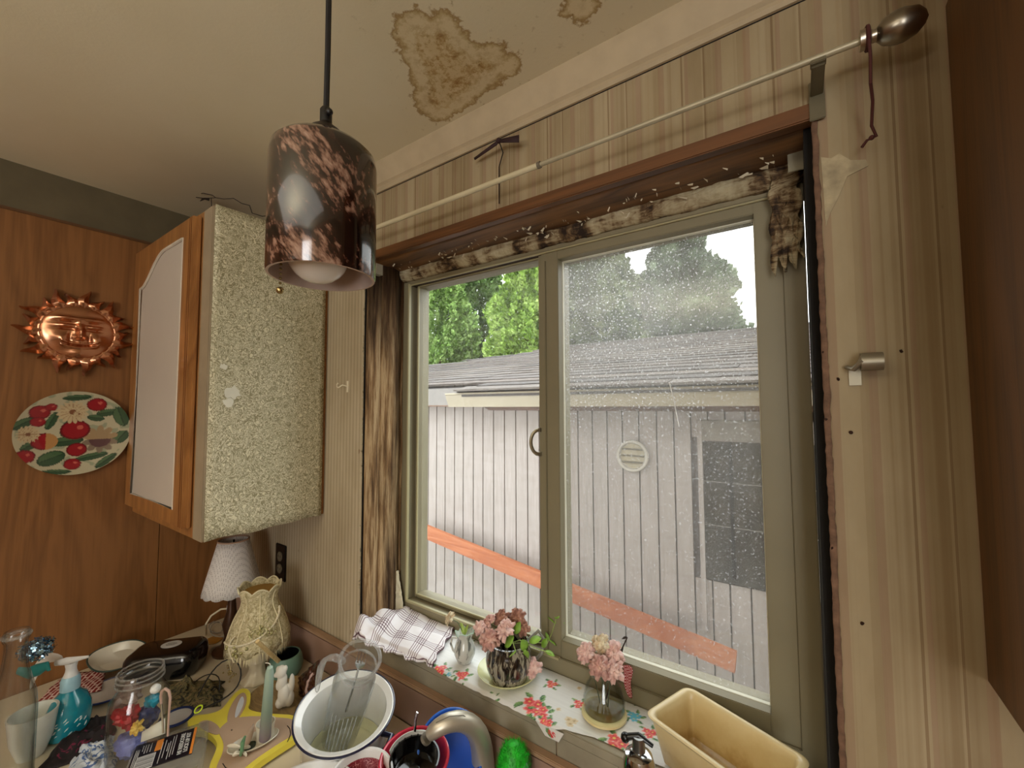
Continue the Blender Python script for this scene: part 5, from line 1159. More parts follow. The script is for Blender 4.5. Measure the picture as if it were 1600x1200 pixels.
# lamp flex and plug
M_CORD = plain('clear_grey_flex', 'a39a8c', .3)
m = MB(); q_ = [cpt(px, py, CZ+h) for px, py, h in ((350, 975, .0), (332, 968, .03), (322, 982, .01), (338, 992, .004), (352, 985, .02), (345, 968, .04), (330, 975, .05), (325, 990, .01), (345, 998, .004), (362, 990, .01))]
m.tube(q_, .0028, 8); o = build('flex_coil', m, M_CORD, subd=1); tag(o, 'coiled grey transparent lamp flex on the worktop left of the lace lamp', 'cord')
pg = EYE+ray(361, 950)*1.42; pl_ = thing('plug', 'small white electrical plug with a cream lead beside the lace shade', 'plug', pg)
build('body', MB().box(-.012, .012, -.010, .010, -.012, .012), plain('white_plug', 'c9c4c4', .35), pl_, bevel=.003)
build('lead', MB().tube([pg, EYE+ray(345, 952)*1.42, EYE+ray(330, 962)*1.41, EYE+ray(322, 975)*1.40, cpt(322, 992, CZ+.004)], .003, 8), plain('cream_lead', 'c9bda0', .5), pl_, world=True)
q = cpt(334, 996, CZ+.012); o = build('amber_disc', MB().lathe([(0, 0), (.024, 0), (.027, .003), (.024, .006), (0, .007)], 28, cap=False), plain('amber_plastic', 'b07a2a', .2, coat=.5)); o.location = q-Vector((0, 0, .012)); o.rotation_euler = (.0, .0, 0); tag(o, 'amber disc lying on the worktop beside the black box', 'disc')
q = cpt(342, 1015, CZ+.003); o = build('bracelet', MB().tube([(.030*cos(a), .022*sin(a), 0) for a in [2*pi*i/30 for i in range(30)]], .003, 8, close=True), plain('clear_plastic_ring', 'b5ada0', .15)); o.location = q; tag(o, 'clear plastic bangle on the worktop right of the black box', 'bangle')

# teal pot with stick
b = cpt(446, 1056); s = mpp(b)*.86; R = 28*s; H = zrow(b.x, b.y, 1021)-b.z
tp_ = thing('ceramic_pot', 'sage green round ceramic pot with a dark inside against the backsplash', 'pot', b)
M_SG = plain('sage_green_glaze', '5f7d6c', .5, var=.1, scale=40)
build('body', MB().lathe([(0, 0), (R*.72, 0), (R*.95, H*.25), (R*1.03, H*.5), (R*.95, H*.85), (R*.84, H), (R*.76, H), (R*.9, H*.6), (R*.7, H*.1), (0, H*.08)], 40, cap=False), M_SG, tp_)
build('inside', MB().lathe([(0, H*.1), (R*.69, H*.12), (R*.885, H*.6), (R*.755, H*.985)], 40, cap=False), plain('black_inside', '0e100f', .3), tp_)
q0 = EYE+ray(402, 1002)*1.13; q1 = b+Vector((.0, 0, H*.35)); o = build('wooden_stick', MB().tube([q0, q1], [.0055, .006], 10), wood('pale_stick', 'd8c08c', 'b89a64', 'x', 4)); tag(o, 'pale wooden stick leaning in the sage green pot', 'stick')
# wrapper bag
m = MB(); c0, c1, c2, c3 = EYE+ray(468, 1090)*1.16, EYE+ray(499, 1088)*1.10, EYE+ray(500, 1030)*1.12, EYE+ray(466, 1058)*1.20
def bagp(u, v):
    q = (c0*(1-u)+c1*u)*(1-v)+(c3*(1-u)+c2*u)*v; bul = .016*sin(pi*u)*sin(pi*v); nn = .010*noise.noise(Vector((u*4, v*4, 3)))+.006*noise.noise(Vector((u*10, v*9, 1)))
    return tuple(q-CF*(bul+nn)+Vector((0, 0, nn)))
m.grid(bagp, 24, 20); o = build('foil_wrapper', m, plain('brown_foil', '4a2a1e', .25, .3, var=.5, scale=40), solid=.002, ang=25); tag(o, 'crumpled dark brown foil wrapper beside the enamel pot', 'wrapper')
tx = build('print_stripe', MB().tube([Vector(bagp(.45+.3*i/9, .2+.6*i/9))-CF*.0025 for i in range(10)], [.001, .004, .005, .003, .005, .004, .005, .003, .004, .001], 6, flat=.3), plain('pinkish_print', 'b89a94', .6), o)
# wooden dish and figurine
b = cpt(440, 1104, CZ+.001); wd = build('wooden_dish', MB().lathe([(0, 0), (.075, 0), (.09, .006), (.093, .012), (.085, .0125), (.07, .007), (0, .006)], 48, cap=False, mod=lambda a, j, r, z: (r*(1+.12*cos(2*a)), z)), wood('dish_wood', 'a08458', '7a6040', 'x', 3, coat=.2)); wd.location = cpt(443, 1096, CZ+.001); tag(wd, 'brown oval wooden dish under the white figurine', 'dish')
b = cpt(444, 1104, CZ+.012); s = mpp(b)*.85; H = zrow(b.x, b.y, 1040)-b.z
m = MB(); r_ = CR; u_ = Vector((0, 0, 1)); f_ = -Vector((CF.x, CF.y, 0)).normalized()
def el(x, z, y, rx, ry, rz): m.ball(r_*x*s+u_*z*H+f_*y*s, 1, 16, 12, (rx*s, ry*s, rz*H))
el(0, .30, 0, 13, 11, .30); el(-6, .12, 3, 8, 8, .13); el(8, .20, -1, 9, 9, .20); el(-4, .62, 1, 9, 9, .22); el(-6, .86, 2, 9.5, 9, .16); el(-12, .92, 2, 3.5, 3.5, .08); el(1, .94, 1, 4, 4, .08); el(12, .55, -2, 4.5, 5, .24); el(-10, .55, 4, 4, 4, .12); el(-13, .82, 6, 4, 4, .06)
o = build('figurine', m, plain('bisque_white', 'cfcabf', .6, var=.03)); o.location = b; rm = o.modifiers.new('r', 'REMESH'); rm.mode = 'VOXEL'; rm.voxel_size = .0016; rm.use_smooth_shade = True; tag(o, 'small white ceramic animal figurine with a raised tail on the wooden dish', 'figurine')

# rabbit board
BZ = CZ+.022
def bp(L, z=BZ): return [tuple(cpt(px, py, z))[:2] for px, py in L]
def smooth_poly(P, it=2):
    for _ in range(it):
        Q = []
        for i in range(len(P)): a, c = P[i], P[(i+1) % len(P)]; Q += [(a[0]*.75+c[0]*.25, a[1]*.75+c[1]*.25), (a[0]*.25+c[0]*.75, a[1]*.25+c[1]*.75)]
        P = Q
    return P
O1 = [(290,1128),(305,1117),(325,1116),(345,1110),(355,1098),(366,1083),(380,1074),(392,1080),(391,1098),(386,1107),(402,1113),(437,1116),(462,1117),(474,1134),(468,1150),(437,1169),(400,1194),(372,1220),(345,1245),(325,1240),(325,1200),(338,1172),(340,1158),(322,1142),(302,1142)]
rb_ = thing('rabbit_board', 'yellow and tan rabbit-shaped wooden board with a smiling face on the worktop', 'board', cpt(400, 1150, CZ))
def flatp(name, L, z0, z1, mat, sm=2):
    return build(name, MB().prism(smooth_poly(bp(L), sm), z0, z1), mat, rb_, world=True, smooth=False)
flatp('board', O1, CZ+.008, BZ, plain('lemon_yellow_paint', 'e0cf4a', .5, var=.04))
g = flatp('head', [(340,1143),(352,1130),(366,1122),(400,1119),(440,1122),(458,1124),(465,1137),(458,1149),(432,1164),(398,1187),(365,1215),(345,1232),(334,1220),(338,1198),(348,1178),(350,1160)], BZ-.001, BZ+.0012, plain('tan_rabbit_paint', 'b59a82', .5, var=.04)); g['label'] = 'tan painted rabbit face'
g = flatp('ear', [(354,1130),(357,1110),(368,1090),(380,1081),(386,1088),(384,1104),(372,1124),(362,1132)], BZ-.001, BZ+.0011, plain('tan_rabbit_paint', 'b59a82')); g['label'] = 'tan upright ear'
g = flatp('inner_ear', [(366,1123),(370,1103),(378,1087),(382,1094),(379,1106),(371,1121)], BZ-.001, BZ+.0018, plain('pale_blue_white', 'ccd0d8', .5)); g['label'] = 'white inner ear'
g = flatp('ear', [(306,1132),(322,1124),(338,1131),(346,1142),(340,1150),(322,1143)], BZ-.001, BZ+.0011, plain('tan_rabbit_paint', 'b59a82')); g['label'] = 'tan folded ear'
build('smile', MB().tube([cpt(px, py, BZ+.0015) for px, py in ((449, 1134), (453, 1139), (454, 1146), (452, 1153), (449, 1159))], .0009, 5), M_DARK, rb_, world=True)
build('smile', MB().tube([cpt(px, py, BZ+.0015) for px, py in ((348, 1193), (352, 1199), (358, 1204))], .0009, 5), M_DARK, rb_, world=True)
build('eye', MB().ball(cpt(362, 1141, BZ+.001), .0018, 8, 6), M_DARK, rb_, world=True)
# candle holder
SZ = BZ+.002; A1, A2, A3 = cpt(354, 1177, SZ+.006), cpt(436, 1143, SZ+.006), cpt(372, 1192, SZ+.006)
cc_ = (A1+A2)/2; ln = (A2-A1); hd_ = thing('candle_holder', 'white oval ceramic candle holder with a modelled snowdrop flower on the rabbit board', 'candle holder', (cc_.x, cc_.y, SZ), rz=math.atan2(ln.y, ln.x))
a_, b_2 = ln.length/2, ln.length/2*.56
M_HW = plain('cream_white_ceramic', 'cdc6b2', .3, coat=.4, var=.04)
m = MB().lathe([(0, 0), (.6, 0), (.72, .001), (.96, .007), (1.0, .0095), (.97, .0105), (.9, .0075), (.62, .004), (0, .0035)], 56, cap=False); m.v = [(x*a_, y*b_2, z) for x, y, z in m.v]
build('saucer', m, M_HW, hd_)
iv = full(hd_).inverted(); cq = iv @ cpt(414, 1156, SZ); cw = .020
build('cup', MB().lathe([(0, .003), (cw*.86, .003), (cw*.9, .024), (cw*1.05, .040), (cw*.93, .040), (cw*.78, .024), (0, .012)], 32, cap=False, org=(cq.x, cq.y, 0)), M_HW, hd_)
flw = [iv @ cpt(px, py, SZ+h) for px, py, h in ((376, 1180, .004), (378, 1172, .02), (379, 1160, .034), (383, 1150, .040))]
g = build('flower_stem', MB().tube(flw, [.003, .004, .0045, .002], 8), plain('glazed_green', '5f8a66', .3, coat=.4), hd_); g['label'] = 'green glazed stem and bud'
m = MB()
for (px, py, h, px2, py2, h2, w) in ((378, 1168, .012, 353, 1166, .014, .009), (376, 1176, .006, 362, 1182, .006, .010), (380, 1176, .006, 386, 1182, .005, .009), (380, 1170, .012, 392, 1168, .008, .008)):
    p0 = iv @ cpt(px, py, SZ+h); p1 = iv @ cpt(px2, py2, SZ+h2); m.tube([p0, p0.lerp(p1, .5)+Vector((0, 0, .004)), p1], [.003, w*.8, .002], 10, flat=.5)
g = build('flower_petals', m, M_HW, hd_, subd=1)
m = MB(); p0 = iv @ cpt(384, 1170, SZ+.01); p1 = iv @ cpt(397, 1128, SZ+.03); leafm(m, p0, p1-p0, (p1-p0).length, .006, .1); g = build('leaf', m, plain('pinkish_leaf', 'b5a08c', .4), hd_, solid=.001)
m = MB(); p0 = iv @ cpt(386, 1172, SZ+.004); leafm(m, p0, (iv @ cpt(398, 1158, SZ+.01))-p0, .022, .009); leafm(m, p0, (iv @ cpt(366, 1172, SZ+.008))-p0, .02, .007); g = build('leaf', m, plain('dark_leaf_glaze', '2b3a28', .3), hd_, solid=.0015); g['label'] = 'dark green glazed leaves'
ca = cpt(414, 1153, SZ+.012); dca = depth(ca); cb = EYE+ray(422, 1040)*(dca-.018)
cd = thing('taper_candle', 'grey-green taper candle leaning slightly in the cream candle holder', 'candle', ca, rot=up3(cb-ca)); Lc = (cb-ca).length
t = NT('sage_candle_wax').set(.45); c_ = t.n('ShaderNodeTexCoord'); sx = t.n('ShaderNodeSeparateXYZ'); t.l(c_.outputs['Object'], sx.inputs[0]); t.base(t.ramp(t.math('MULTIPLY', sx.outputs[2], 6), [(.0, srgb('7a6a74')), (.45, srgb('7d8f80')), (1, srgb('9db3a4'))])); 
build('wax', MB().lathe([(0, 0), (.0125, 0), (.0122, Lc*.2), (.0088, Lc*.9), (.006, Lc*.98), (0, Lc)], 24, cap=False), t.m, cd)
build('wick', MB().tube([(0, 0, Lc-.002), (0, 0, Lc+.004), (-.004, -.002, Lc+.005), (-.012, -.005, Lc+.003)], .0008, 6), plain('white_wick', 'd8d4c8', .8), cd)

# black box on the left
bxz = CZ+.075; cen = cpt(262, 1010, bxz); ex_ = (cpt(316, 1008, bxz)-cpt(212, 1014, bxz)); 
bb_ = thing('black_box', 'glossy black rounded plastic box with a silver oval sticker by the panelled wall', 'box', (cen.x, cen.y, CZ), rz=math.atan2(ex_.y, ex_.x)+.12)
build('body', loft(.098, .060, .034, [(.010, .0), (.004, .008), (.0, .045), (.002, .062), (.008, .071), (.018, .075)], 8), plain('gloss_black_plastic', '0b0b0c', .16, coat=.5), bb_, ang=50)
st = build('sticker', MB().lathe([(0, 0), (.018, 0), (.018, .0006), (0, .0008)], 32, cap=False), plain('silver_sticker', 'c9c8c6', .5, 0), bb_); st.location = (.005, .010, .0752); st.scale = (1.5, 1.15, 1); st['label'] = 'silver oval sticker'
for k in (-1, 0, 1): 
    q = build('print_line', MB().box(-.010+.002*abs(k), .010-.002*abs(k), -.0008, .0008, 0, .0003), plain('grey_print', '5d5a58', .6), st, smooth=False); q.location = (0, k*.005, .0008)
# oval dish with green rim
q = cpt(186, 1024, CZ+.05); di = thing('oval_dish', 'white oval enamel dish with a dark green rim leaning behind the black box', 'dish', q, rot=(radians(16), radians(4), math.atan2(ex_.y, ex_.x)))
M_CR = plain('cream_enamel', 'cbc5b4', .2, coat=.4, var=.04); m = MB().lathe([(0, -.02), (.7, -.018), (.9, -.004), (1, 0), (.98, .0015), (.86, -.003), (.66, -.0145), (0, -.016)], 56, cap=False, mod=lambda a, j, r, z: (r*(1+.03*cos(4*a)), z)); m.v = [(x*.078, y*.055, z) for x, y, z in m.v]
build('body', m, M_CR, di); g = build('rim', MB().tube([(.078*(1+.03*cos(4*a))*cos(a), .055*(1+.03*cos(4*a))*sin(a), .0005) for a in [2*pi*i/64 for i in range(64)]], .0024, 6, close=True), plain('dark_green_rim', '2c4038', .3), di); g['label'] = 'dark green rim'
# cloth under it
q1, q2, q3, q4 = cpt(52, 1105, CZ+.02), cpt(158, 1078, CZ+.02), cpt(168, 1040, CZ+.02), cpt(92, 1062, CZ+.02)
m = MB().grid(lambda u, v: tuple(((q1*(1-u)+q2*u)*(1-v)+(q4*(1-u)+q3*u)*v)+Vector((0, 0, .006*noise.noise(Vector((u*4, v*4, 1)))))), 20, 10)
t = NT('red_white_basketweave').set(.8); br_ = t.n('ShaderNodeTexBrick'); br_.inputs['Scale'].default_value = 24; br_.inputs['Mortar Size'].default_value = .045; br_.inputs['Color1'].default_value = (*srgb('8f2a24'), 1); br_.inputs['Color2'].default_value = (*srgb('7d1f1c'), 1); br_.inputs['Mortar'].default_value = (*srgb('e0c4b8'), 1); t.l(t.coord(rot=(0, 0, .7)), br_.inputs[0]); t.base(br_.outputs[0])
o = build('patterned_cloth', m, t.m, solid=.003); tag(o, 'red cloth with a white lattice print behind the teal soap bottle', 'cloth')
# stacked plates
for i, (z, r, lb) in enumerate(((CZ+.002, .066, 'blue striped saucer at the bottom of the stack right of the teal bottle'), (CZ+.012, .060, 'blue rimmed white saucer on top of the stack right of the teal bottle'))):
    q = cpt(170, 1082, z); pl2 = thing('saucer', lb, 'saucer', q, group='saucers behind the wide glass jar')
    build('body', MB().lathe([(0, 0), (r*.6, 0), (r, .007), (r*.98, .0085), (r*.6, .003), (0, .003)], 40, cap=False), plain('glazed_white', 'cdcac4', .2, coat=.4), pl2)
    build('blue_line', MB().tube([(r*.99*cos(a), r*.99*sin(a), .0078) for a in [2*pi*k/48 for k in range(48)]], .0015, 6, close=True), plain('blue_line', '34467f', .3), pl2)
# teal soap bottle
b = cpt(106, 1146, CZ+.001); s = mpp(b)*.80; R = 33*s; H = zrow(b.x, b.y, 1076)-b.z; H2 = zrow(b.x, b.y, 1034)-b.z
sb = thing('soap_bottle', 'teal blue soap bottle with a white pump head in front of the panelling', 'bottle', b)
t = NT('teal_soap').set(.12, coat=.5); t.b.inputs['Transmission Weight'].default_value = .25; t.base(t.ramp(t.noise(t.coord(), 20, 3), [(.3, srgb('0f7f96')), (.7, srgb('2aa6b8'))]))
build('body', MB().lathe([(0, 0), (R*.8, 0), (R*.92, .004), (R*1.0, H*.35), (R*.96, H*.62), (R*.74, H*.84), (R*.42, H*.97), (R*.38, H*1.08), (0, H*1.08)], 44, cap=False), t.m, sb)
d_ = (EYE-b); va = math.atan2(d_.y, d_.x); rnd = random.Random(6)
for i in range(20):
    a = va+rnd.uniform(-.7, .75); z = H*rnd.uniform(.10, .5); m = MB(); r = R*1.002; tl = rnd.uniform(-.9, .9); L = rnd.uniform(.004, .009)
    m.tube([(r*cos(a), r*sin(a), z), (r*cos(a+L*.6/R*cos(tl)), r*sin(a+L*.6/R*cos(tl)), z+L*.5), (r*cos(a+L/R*cos(tl)), r*sin(a+L/R*cos(tl)), z+L*abs(sin(tl))+.002)], [.0004, .0016, .0004], 5, flat=1); build('printed_leaf', m, plain('white_print', 'c9e0e0', .5), sb)
g = build('collar', MB().lathe([(0, H*1.0), (R*.44, H*1.0), (R*.44, H*1.22), (R*.36, H*1.30), (0, H*1.32)], 28, cap=False, mod=lambda a, j, r, z: (r*(1+.02*cos(a*20)), z)), plain('pale_blue_collar', '9fc4d2', .3), sb)
g = build('pump', MB().lathe([(0, H*1.28), (R*.36, H*1.28), (R*.26, H*1.4), (R*.24, H2*.92), (R*.30, H2), (0, H2)], 24, cap=False), plain('white_pump', 'dad8d6', .3), sb)
tp1, tp0 = EYE+ray(138, 1026)*(depth(b)+.0), EYE+ray(104, 1033)*depth(b)
build('nozzle', MB().tube([tp0-(tp1-tp0)*.5, tp0, tp0.lerp(tp1, .5), tp1], [.006, .009, .006, .0028], 12, flat=.7), plain('white_pump', 'dad8d6'), sb, world=True)
# white ladle lying behind
lq = [EYE+ray(px, py)*(depth(b)+.05) for px, py in ((100, 1030), (80, 1025), (64, 1033), (56, 1048), (46, 1080))]
o = build('plastic_bag', MB().tube(lq, [.008, .014, .013, .010, .003], 12, flat=.35), plain('translucent_white', 'c9c2b8', .3), subd=1); tag(o, 'crumpled translucent white plastic strip behind the teal bottle', 'plastic')
# tinsel bow
q = EYE+ray(54, 1014)*(depth(cpt(20, 1230))+.12); m = MB(); rnd = random.Random(12)
for i in range(800):
    d = Vector((rnd.gauss(0, 1), rnd.gauss(0, 1), rnd.gauss(0, 1))).normalized(); r = .034*rnd.random()**.4; c = q+Vector((d.x*r, d.y*r, d.z*r*.75))+CR*(rnd.random()*.012); w = Vector((rnd.gauss(0, 1), rnd.gauss(0, 1), rnd.gauss(0, 1))).normalized(); e = d.cross(w)
    m.add([c-w*.0025, c+w*.0025, c+w*.0022+e*.006, c-w*.0022+e*.006], [(0, 1, 2, 3)])
o = build('tinsel_bow', m, plain('silver_blue_tinsel', '8fb0c6', .18, .9, var=.5, scale=70), smooth=False); tag(o, 'shiny silver-blue tinsel bow behind the tall glass bottle', 'bow', kind='stuff')
o = build('bow_ribbon', MB().tube([EYE+ray(px, py)*(depth(cpt(20, 1230))+.12) for px, py in ((28, 1048), (45, 1052), (60, 1046), (74, 1040), (77, 1048))], [.009, .014, .014, .010, .004], 10, flat=.4), plain('teal_satin', '1c6a66', .3)); tag(o, 'teal satin ribbon under the tinsel bow', 'ribbon')
# white tall bowl behind the bottle
q = cpt(48, 1180, CZ+.001); s = mpp(q)*.75; o = thing('white_bowl', 'white glazed bowl half hidden behind the tall glass bottle', 'bowl', q); H = zrow(q.x, q.y, 1112)-q.z; R = 38*s
build('body', MB().lathe([(0, 0), (R*.55, 0), (R*.85, H*.4), (R, H), (R*.93, H), (R*.78, H*.4), (R*.5, H*.1), (0, H*.1)], 44, cap=False), plain('celadon_white', 'd2d2c6', .2, coat=.5), o)
# tall glass bottle
b = cpt(12, 1232, CZ+.001); s = mpp(b)*.72; R = 38*s; H = zrow(b.x, b.y, 985)-b.z
bo = thing('glass_bottle', 'tall clear glass bottle with a narrow neck at the left edge', 'bottle', b)
g1 = [(R*.9, 0), (R, .006), (R, H*.48), (R*.92, H*.58), (R*.55, H*.76), (R*.46, H*.88), (R*.48, H*.93), (R*.56, H*.945), (R*.56, H*.985), (R*.5, H)]
BG = glassy('bottle_glass', (.975, .985, .98), (.45, .5, .48), 1.0, dirt=.03)
build('body', MB().lathe([(0, .0)]+g1+[(r-.003, z) for r, z in reversed(g1[1:])]+[(0, .006)], 56, cap=False), BG, bo)
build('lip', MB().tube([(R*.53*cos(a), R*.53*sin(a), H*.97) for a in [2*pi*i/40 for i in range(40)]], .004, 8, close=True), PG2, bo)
# fabric heap
def heap(name, label, cat, quad, h, mat, nz=4, seed=0, solid=.003, base=CZ, grp=None):
    A_, B_, C_, D_ = [cpt(px, py, base+.001) for px, py in quad]
    def f(u, v):
        p_ = (A_*(1-u)+B_*u)*(1-v)+(D_*(1-u)+C_*u)*v; e = min(1, 4*min(u, 1-u, v, 1-v)); n1 = noise.noise(Vector((u*nz, v*nz, seed))); n2 = noise.noise(Vector((u*nz*2.6, v*nz*2.6, seed+9)))
        rr = .012*noise.noise(Vector((u*3, v*3, seed+20)))
        return (p_.x+rr, p_.y+rr, p_.z+.002+e*h*(.55+.5*n1+.3*n2))
    o = build(name, MB().grid(f, 40, 30), mat, solid=solid); return tag(o, label, cat, grp)
def blotch(name, cols, sc, th=(.4, .5, .6), rough=.85):
    t = NT(name).set(rough); t.base(t.ramp(t.noise(t.coord(), sc, 3, .6, 1.5), [(x, srgb(c)) for x, c in zip(th, cols)], 'CONSTANT')); return t.m
heap('dark_garment', 'dark black and magenta crumpled garment in front of the teal bottle', 'garment', ((48, 1215), (178, 1170), (176, 1118), (128, 1128)), .030, blotch('black_magenta_cloth', ('120c0e', '1c1214', '6a1436'), 26, (.0, .45, .60)), 4, 1)
heap('blue_cloth', 'pale blue and white striped cloth beside the wide glass jar', 'cloth', ((88, 1232), (180, 1200), (176, 1150), (122, 1170)), .022, blotch('blue_white_cloth', ('c3ccd6', '5a74a6', 'cfd6dc'), 22, (.0, .5, .56)), 5, 2)
heap('camouflage_pouch', 'camouflage print pouch with black cords between the jar and the rabbit board', 'pouch', ((262, 1112), (345, 1104), (352, 1066), (262, 1066)), .034, blotch('woodland_print', ('26231a', '5a5434', '7d6a45', '3b3a28'), 48, (.0, .44, .54, .62)), 4, 3)
m = MB(); M_BK = plain('black_elastic', '0f0d0c', .6)
o = build('elastic_cord', m.tube([cpt(px, py, CZ+h) for px, py, h in ((307, 1092, .035), (317, 1072, .055), (330, 1050, .08), (347, 1032, .10), (363, 1029, .10), (375, 1038, .09), (378, 1055, .07), (372, 1073, .05), (358, 1087, .035), (335, 1100, .03), (305, 1112, .03))], .0022, 8), M_BK, subd=1); tag(o, 'thick black elastic cord looping above the camouflage pouch', 'cord')
o = build('elastic_cord', MB().tube([cpt(px, py, CZ+h) for px, py, h in ((302, 1068, .04), (312, 1059, .055), (325, 1053, .065), (338, 1053, .065), (345, 1062, .06), (342, 1084, .035))], .0016, 8), M_BK, subd=1); tag(o, 'thinner black cord arching over the camouflage pouch', 'cord')
q = cpt(310, 1108, CZ+.048); o = build('neon_ring', MB().tube([(.0085*cos(a), .0085*sin(a), 0) for a in [2*pi*i/28 for i in range(28)]], .0016, 8, close=True), plain('neon_yellow', 'cfe83a', .4)); o.location = q; o.rotation_euler = (.5, .2, 0); tag(o, 'neon yellow ring lying on the camouflage pouch', 'ring')
q = cpt(276, 1124, CZ+.010); o2 = thing('small_plate', 'small white plate with a thick blue rim between the jar and the pouch', 'plate', q); r = .036
build('body', MB().lathe([(0, 0), (r*.7, 0), (r, .005), (r*.9, .006), (r*.6, .003), (0, .003)], 36, cap=False), plain('glazed_white', 'cdcac4'), o2)
build('rim', MB().tube([(r*.96*cos(a), r*.96*sin(a), .006) for a in [2*pi*i/40 for i in range(40)]], .0035, 8, close=True), plain('royal_rim', '22305f', .25), o2)
# jar with trinkets
b = cpt(214, 1188, CZ+.002); s = mpp(b)*.80; R = 47*s; H = zrow(b.x, b.y, 1046)-b.z
jr = thing('glass_jar', 'wide-mouthed clear glass jar full of colourful trinkets', 'jar', b)
g1 = [(R*.94, 0), (R, .006), (R*1.02, H*.55), (R*.96, H*.72), (R*.72, H*.83), (R*.70, H*.87), (R*.78, H*.885), (R*.78, H*.91), (R*.72, H*.92), (R*.77, H*.94), (R*.77, H*.97), (R*.72, H)]
build('body', MB().lathe([(0, .0)]+g1+[(r-.003, z) for r, z in reversed(g1[1:])]+[(0, .005)], 56, cap=False), glassy('jar_glass', (.98, .985, .975), (.5, .5, .48), 1.0, dirt=.02), jr)
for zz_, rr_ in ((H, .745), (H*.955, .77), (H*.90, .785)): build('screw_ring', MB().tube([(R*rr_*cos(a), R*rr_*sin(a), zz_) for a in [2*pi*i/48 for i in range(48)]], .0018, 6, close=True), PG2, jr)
rnd = random.Random(21)
def blob(name, label, cat, px, py, dz, rx, ry, rz_, col, seed, bumpy=.25):
    q = EYE+ray(px, py)*(depth(b)+dz); m = MB().ball((0, 0, 0), 1, 20, 14); vs = []
    for v in m.v: k = 1+bumpy*noise.noise(Vector(v)*2.2+Vector((seed, 0, 0))); vs.append((v[0]*k*rx, v[1]*k*ry, v[2]*k*rz_))
    m.v = vs; o = build(name, m, plain('trinket_'+col, col, .4, var=.3, scale=70)); o.location = q; return tag(o, label, cat, None)
blob('red_scarf', 'bright red crumpled scarf inside the wide glass jar', 'scarf', 198, 1118, -.004, .030, .022, .020, 'a81a28', 1, .7)
blob('blue_bead_bag', 'lavender blue bundle at the bottom of the wide glass jar', 'bundle', 205, 1160, -.004, .032, .026, .024, '6870b0', 2, .5)
blob('teal_cap', 'teal and blue trinket near the right shoulder of the glass jar', 'trinket', 238, 1094, -.004, .016, .014, .013, '1c7a90', 3, .5)
blob('navy_pouch', 'dark navy pouch behind the yellow flower in the glass jar', 'pouch', 232, 1118, .012, .022, .018, .022, '262f5c', 4, .4)
blob('grey_pouch', 'grey-brown lump in the upper part of the glass jar', 'pouch', 200, 1085, .012, .026, .022, .022, '7d6a62', 5, .6)
o = blob('white_bauble', 'small pearly white bauble in the glass jar', 'bauble', 243, 1076, -.004, .010, .010, .010, 'd3d3cf', 6, .05)
bloom('silk_flower', 'yellow silk flower inside the wide glass jar', 214, 1137, depth(b)-.028, .013, petalmat('yellow_petals', 'd8a83a', 'ecd070'), None, (.2, -.7, .4), 22, 91)
# peeler / tongs handle
tq = [EYE+ray(px, py)*(depth(b)-.055) for px, py in ((252, 1100), (251, 1088), (253, 1080), (258, 1076), (264, 1080), (266, 1090), (264, 1115), (262, 1150))]
pq_ = thing('peeler', 'metal peeler with a pink looped handle leaning on the jar', 'utensil', tq[-1]); build('loop', MB().tube(tq, [.002, .0025, .0028, .0028, .0028, .0025, .002, .0018], 8), plain('pinkish_tan', 'b89a8c', .4), pq_, world=True)
build('blade', MB().tube([EYE+ray(px, py)*(depth(b)-.057) for px, py in ((252, 1100), (254, 1125), (255, 1145))], .002, 8), M_CHR2, pq_, world=True)
# folded card
c4 = [EYE+ray(px, py)*(depth(b)-.06+dz) for px, py, dz in ((220, 1160, 0), (258, 1146, .01), (258, 1122, .02), (222, 1144, .01))]
o = build('folded_card', MB().add(c4, [(0, 1, 2, 3)]), plain('off_white_card', 'c9c8ba', .7), solid=.001); tag(o, 'off-white folded card standing against the wide glass jar', 'card')
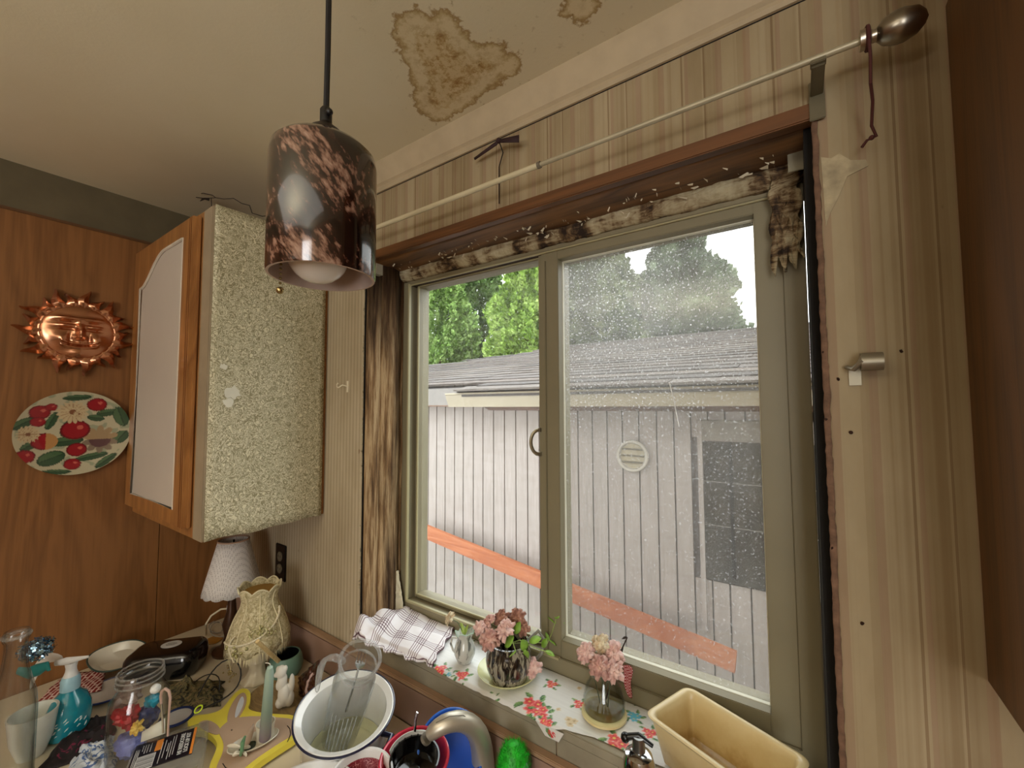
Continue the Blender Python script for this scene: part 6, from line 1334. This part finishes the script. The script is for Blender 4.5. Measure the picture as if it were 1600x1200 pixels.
# packaged kit
KZ = CZ+.050; K = [cpt(px, py, KZ) for px, py in ((213, 1166), (308, 1136), (299, 1180), (198, 1208))]
ku = (K[1]-K[0]); kv = ((K[3]-K[0])+(K[2]-K[1]))/2; kl, kw = ku.length, kv.length; kx = ku.normalized(); ky = -(kv-kx*kv.dot(kx)).normalized(); kc = (K[0]+K[1]+K[2]+K[3])/4
pk = thing('blister_pack', 'clear plastic pack with a black label, orange stripe and barcode at the bottom left', 'package', kc, rz=math.atan2(kx.y, kx.x))
build('clear_shell', loft(kl*.62, kw*.72, .006, [(.003, 0), (0, .002), (0, .034), (.003, .036)], 4).xf(Matrix.Translation((.008, 0, -.0385))), glassy('frosty_plastic', (.86, .86, .84), (.6, .6, .58), 1, dirt=.35), pk)
lb_ = build('label', MB().box(-kl/2, kl/2, -kw/2, kw/2, -.002, 0), plain('black_label', '14101a', .35), pk, smooth=False); lb_['label'] = 'black printed label'
def kb(name, x0, x1, y0, y1, mt, h=.0004): return build(name, MB().box(kl*(x0-.5), kl*(x1-.5), kw*(.5-y1), kw*(.5-y0), 0, h), mt, lb_, smooth=False)
M_OR = plain('label_orange', 'e08a38', .4); M_LW = plain('label_white', 'cdcdcb', .4)
kb('stripe', .955, 1.0, .0, 1.0, M_OR); kb('orange_square', .34, .45, .05, .45, M_OR)
bc_ = kb('barcode_panel', .08, .38, .50, 1.0, M_LW)
for i in range(9): kb('bar', .10, .37, .53+.05*i, .545+.05*i+.008*(i % 3), plain('bar_grey', '6e6e70', .5), .0007)
for i, (x, y0, y1) in enumerate(((.03, .2, 1), (.055, .2, 1), (.08, .2, .6), (.13, .1, .3), (.17, .1, .4), (.21, .1, .4), (.26, .08, .4), (.45, .2, .95), (.50, .15, .8), (.55, .3, .6), (.58, .25, .9), (.62, .1, .85), (.66, .08, .8))):
    kb('text_line', x, x+.010, y0, y1, M_LW)
def ktext(txt, x, size):
    c = bpy.data.curves.new('lettering', 'FONT'); c.body = txt; c.size = size; c.extrude = .0002; c.align_x = 'CENTER'; c.align_y = 'CENTER'; c.offset = .0003
    tmp = bpy.data.objects.new('tmp', c); COL.objects.link(tmp); bpy.context.view_layer.update(); me = bpy.data.meshes.new_from_object(tmp.evaluated_get(bpy.context.evaluated_depsgraph_get())); bpy.data.objects.remove(tmp)
    o = bpy.data.objects.new('lettering', me); COL.objects.link(o); o.parent = lb_; o.location = (kl*(x-.5), 0, .0006); o.rotation_euler = (0, 0, pi/2); me.materials.clear(); me.materials.append(M_LW)
ktext('LOCK UP KIT', .88, .0105); ktext('HE REEDCORE', .785, .0105)
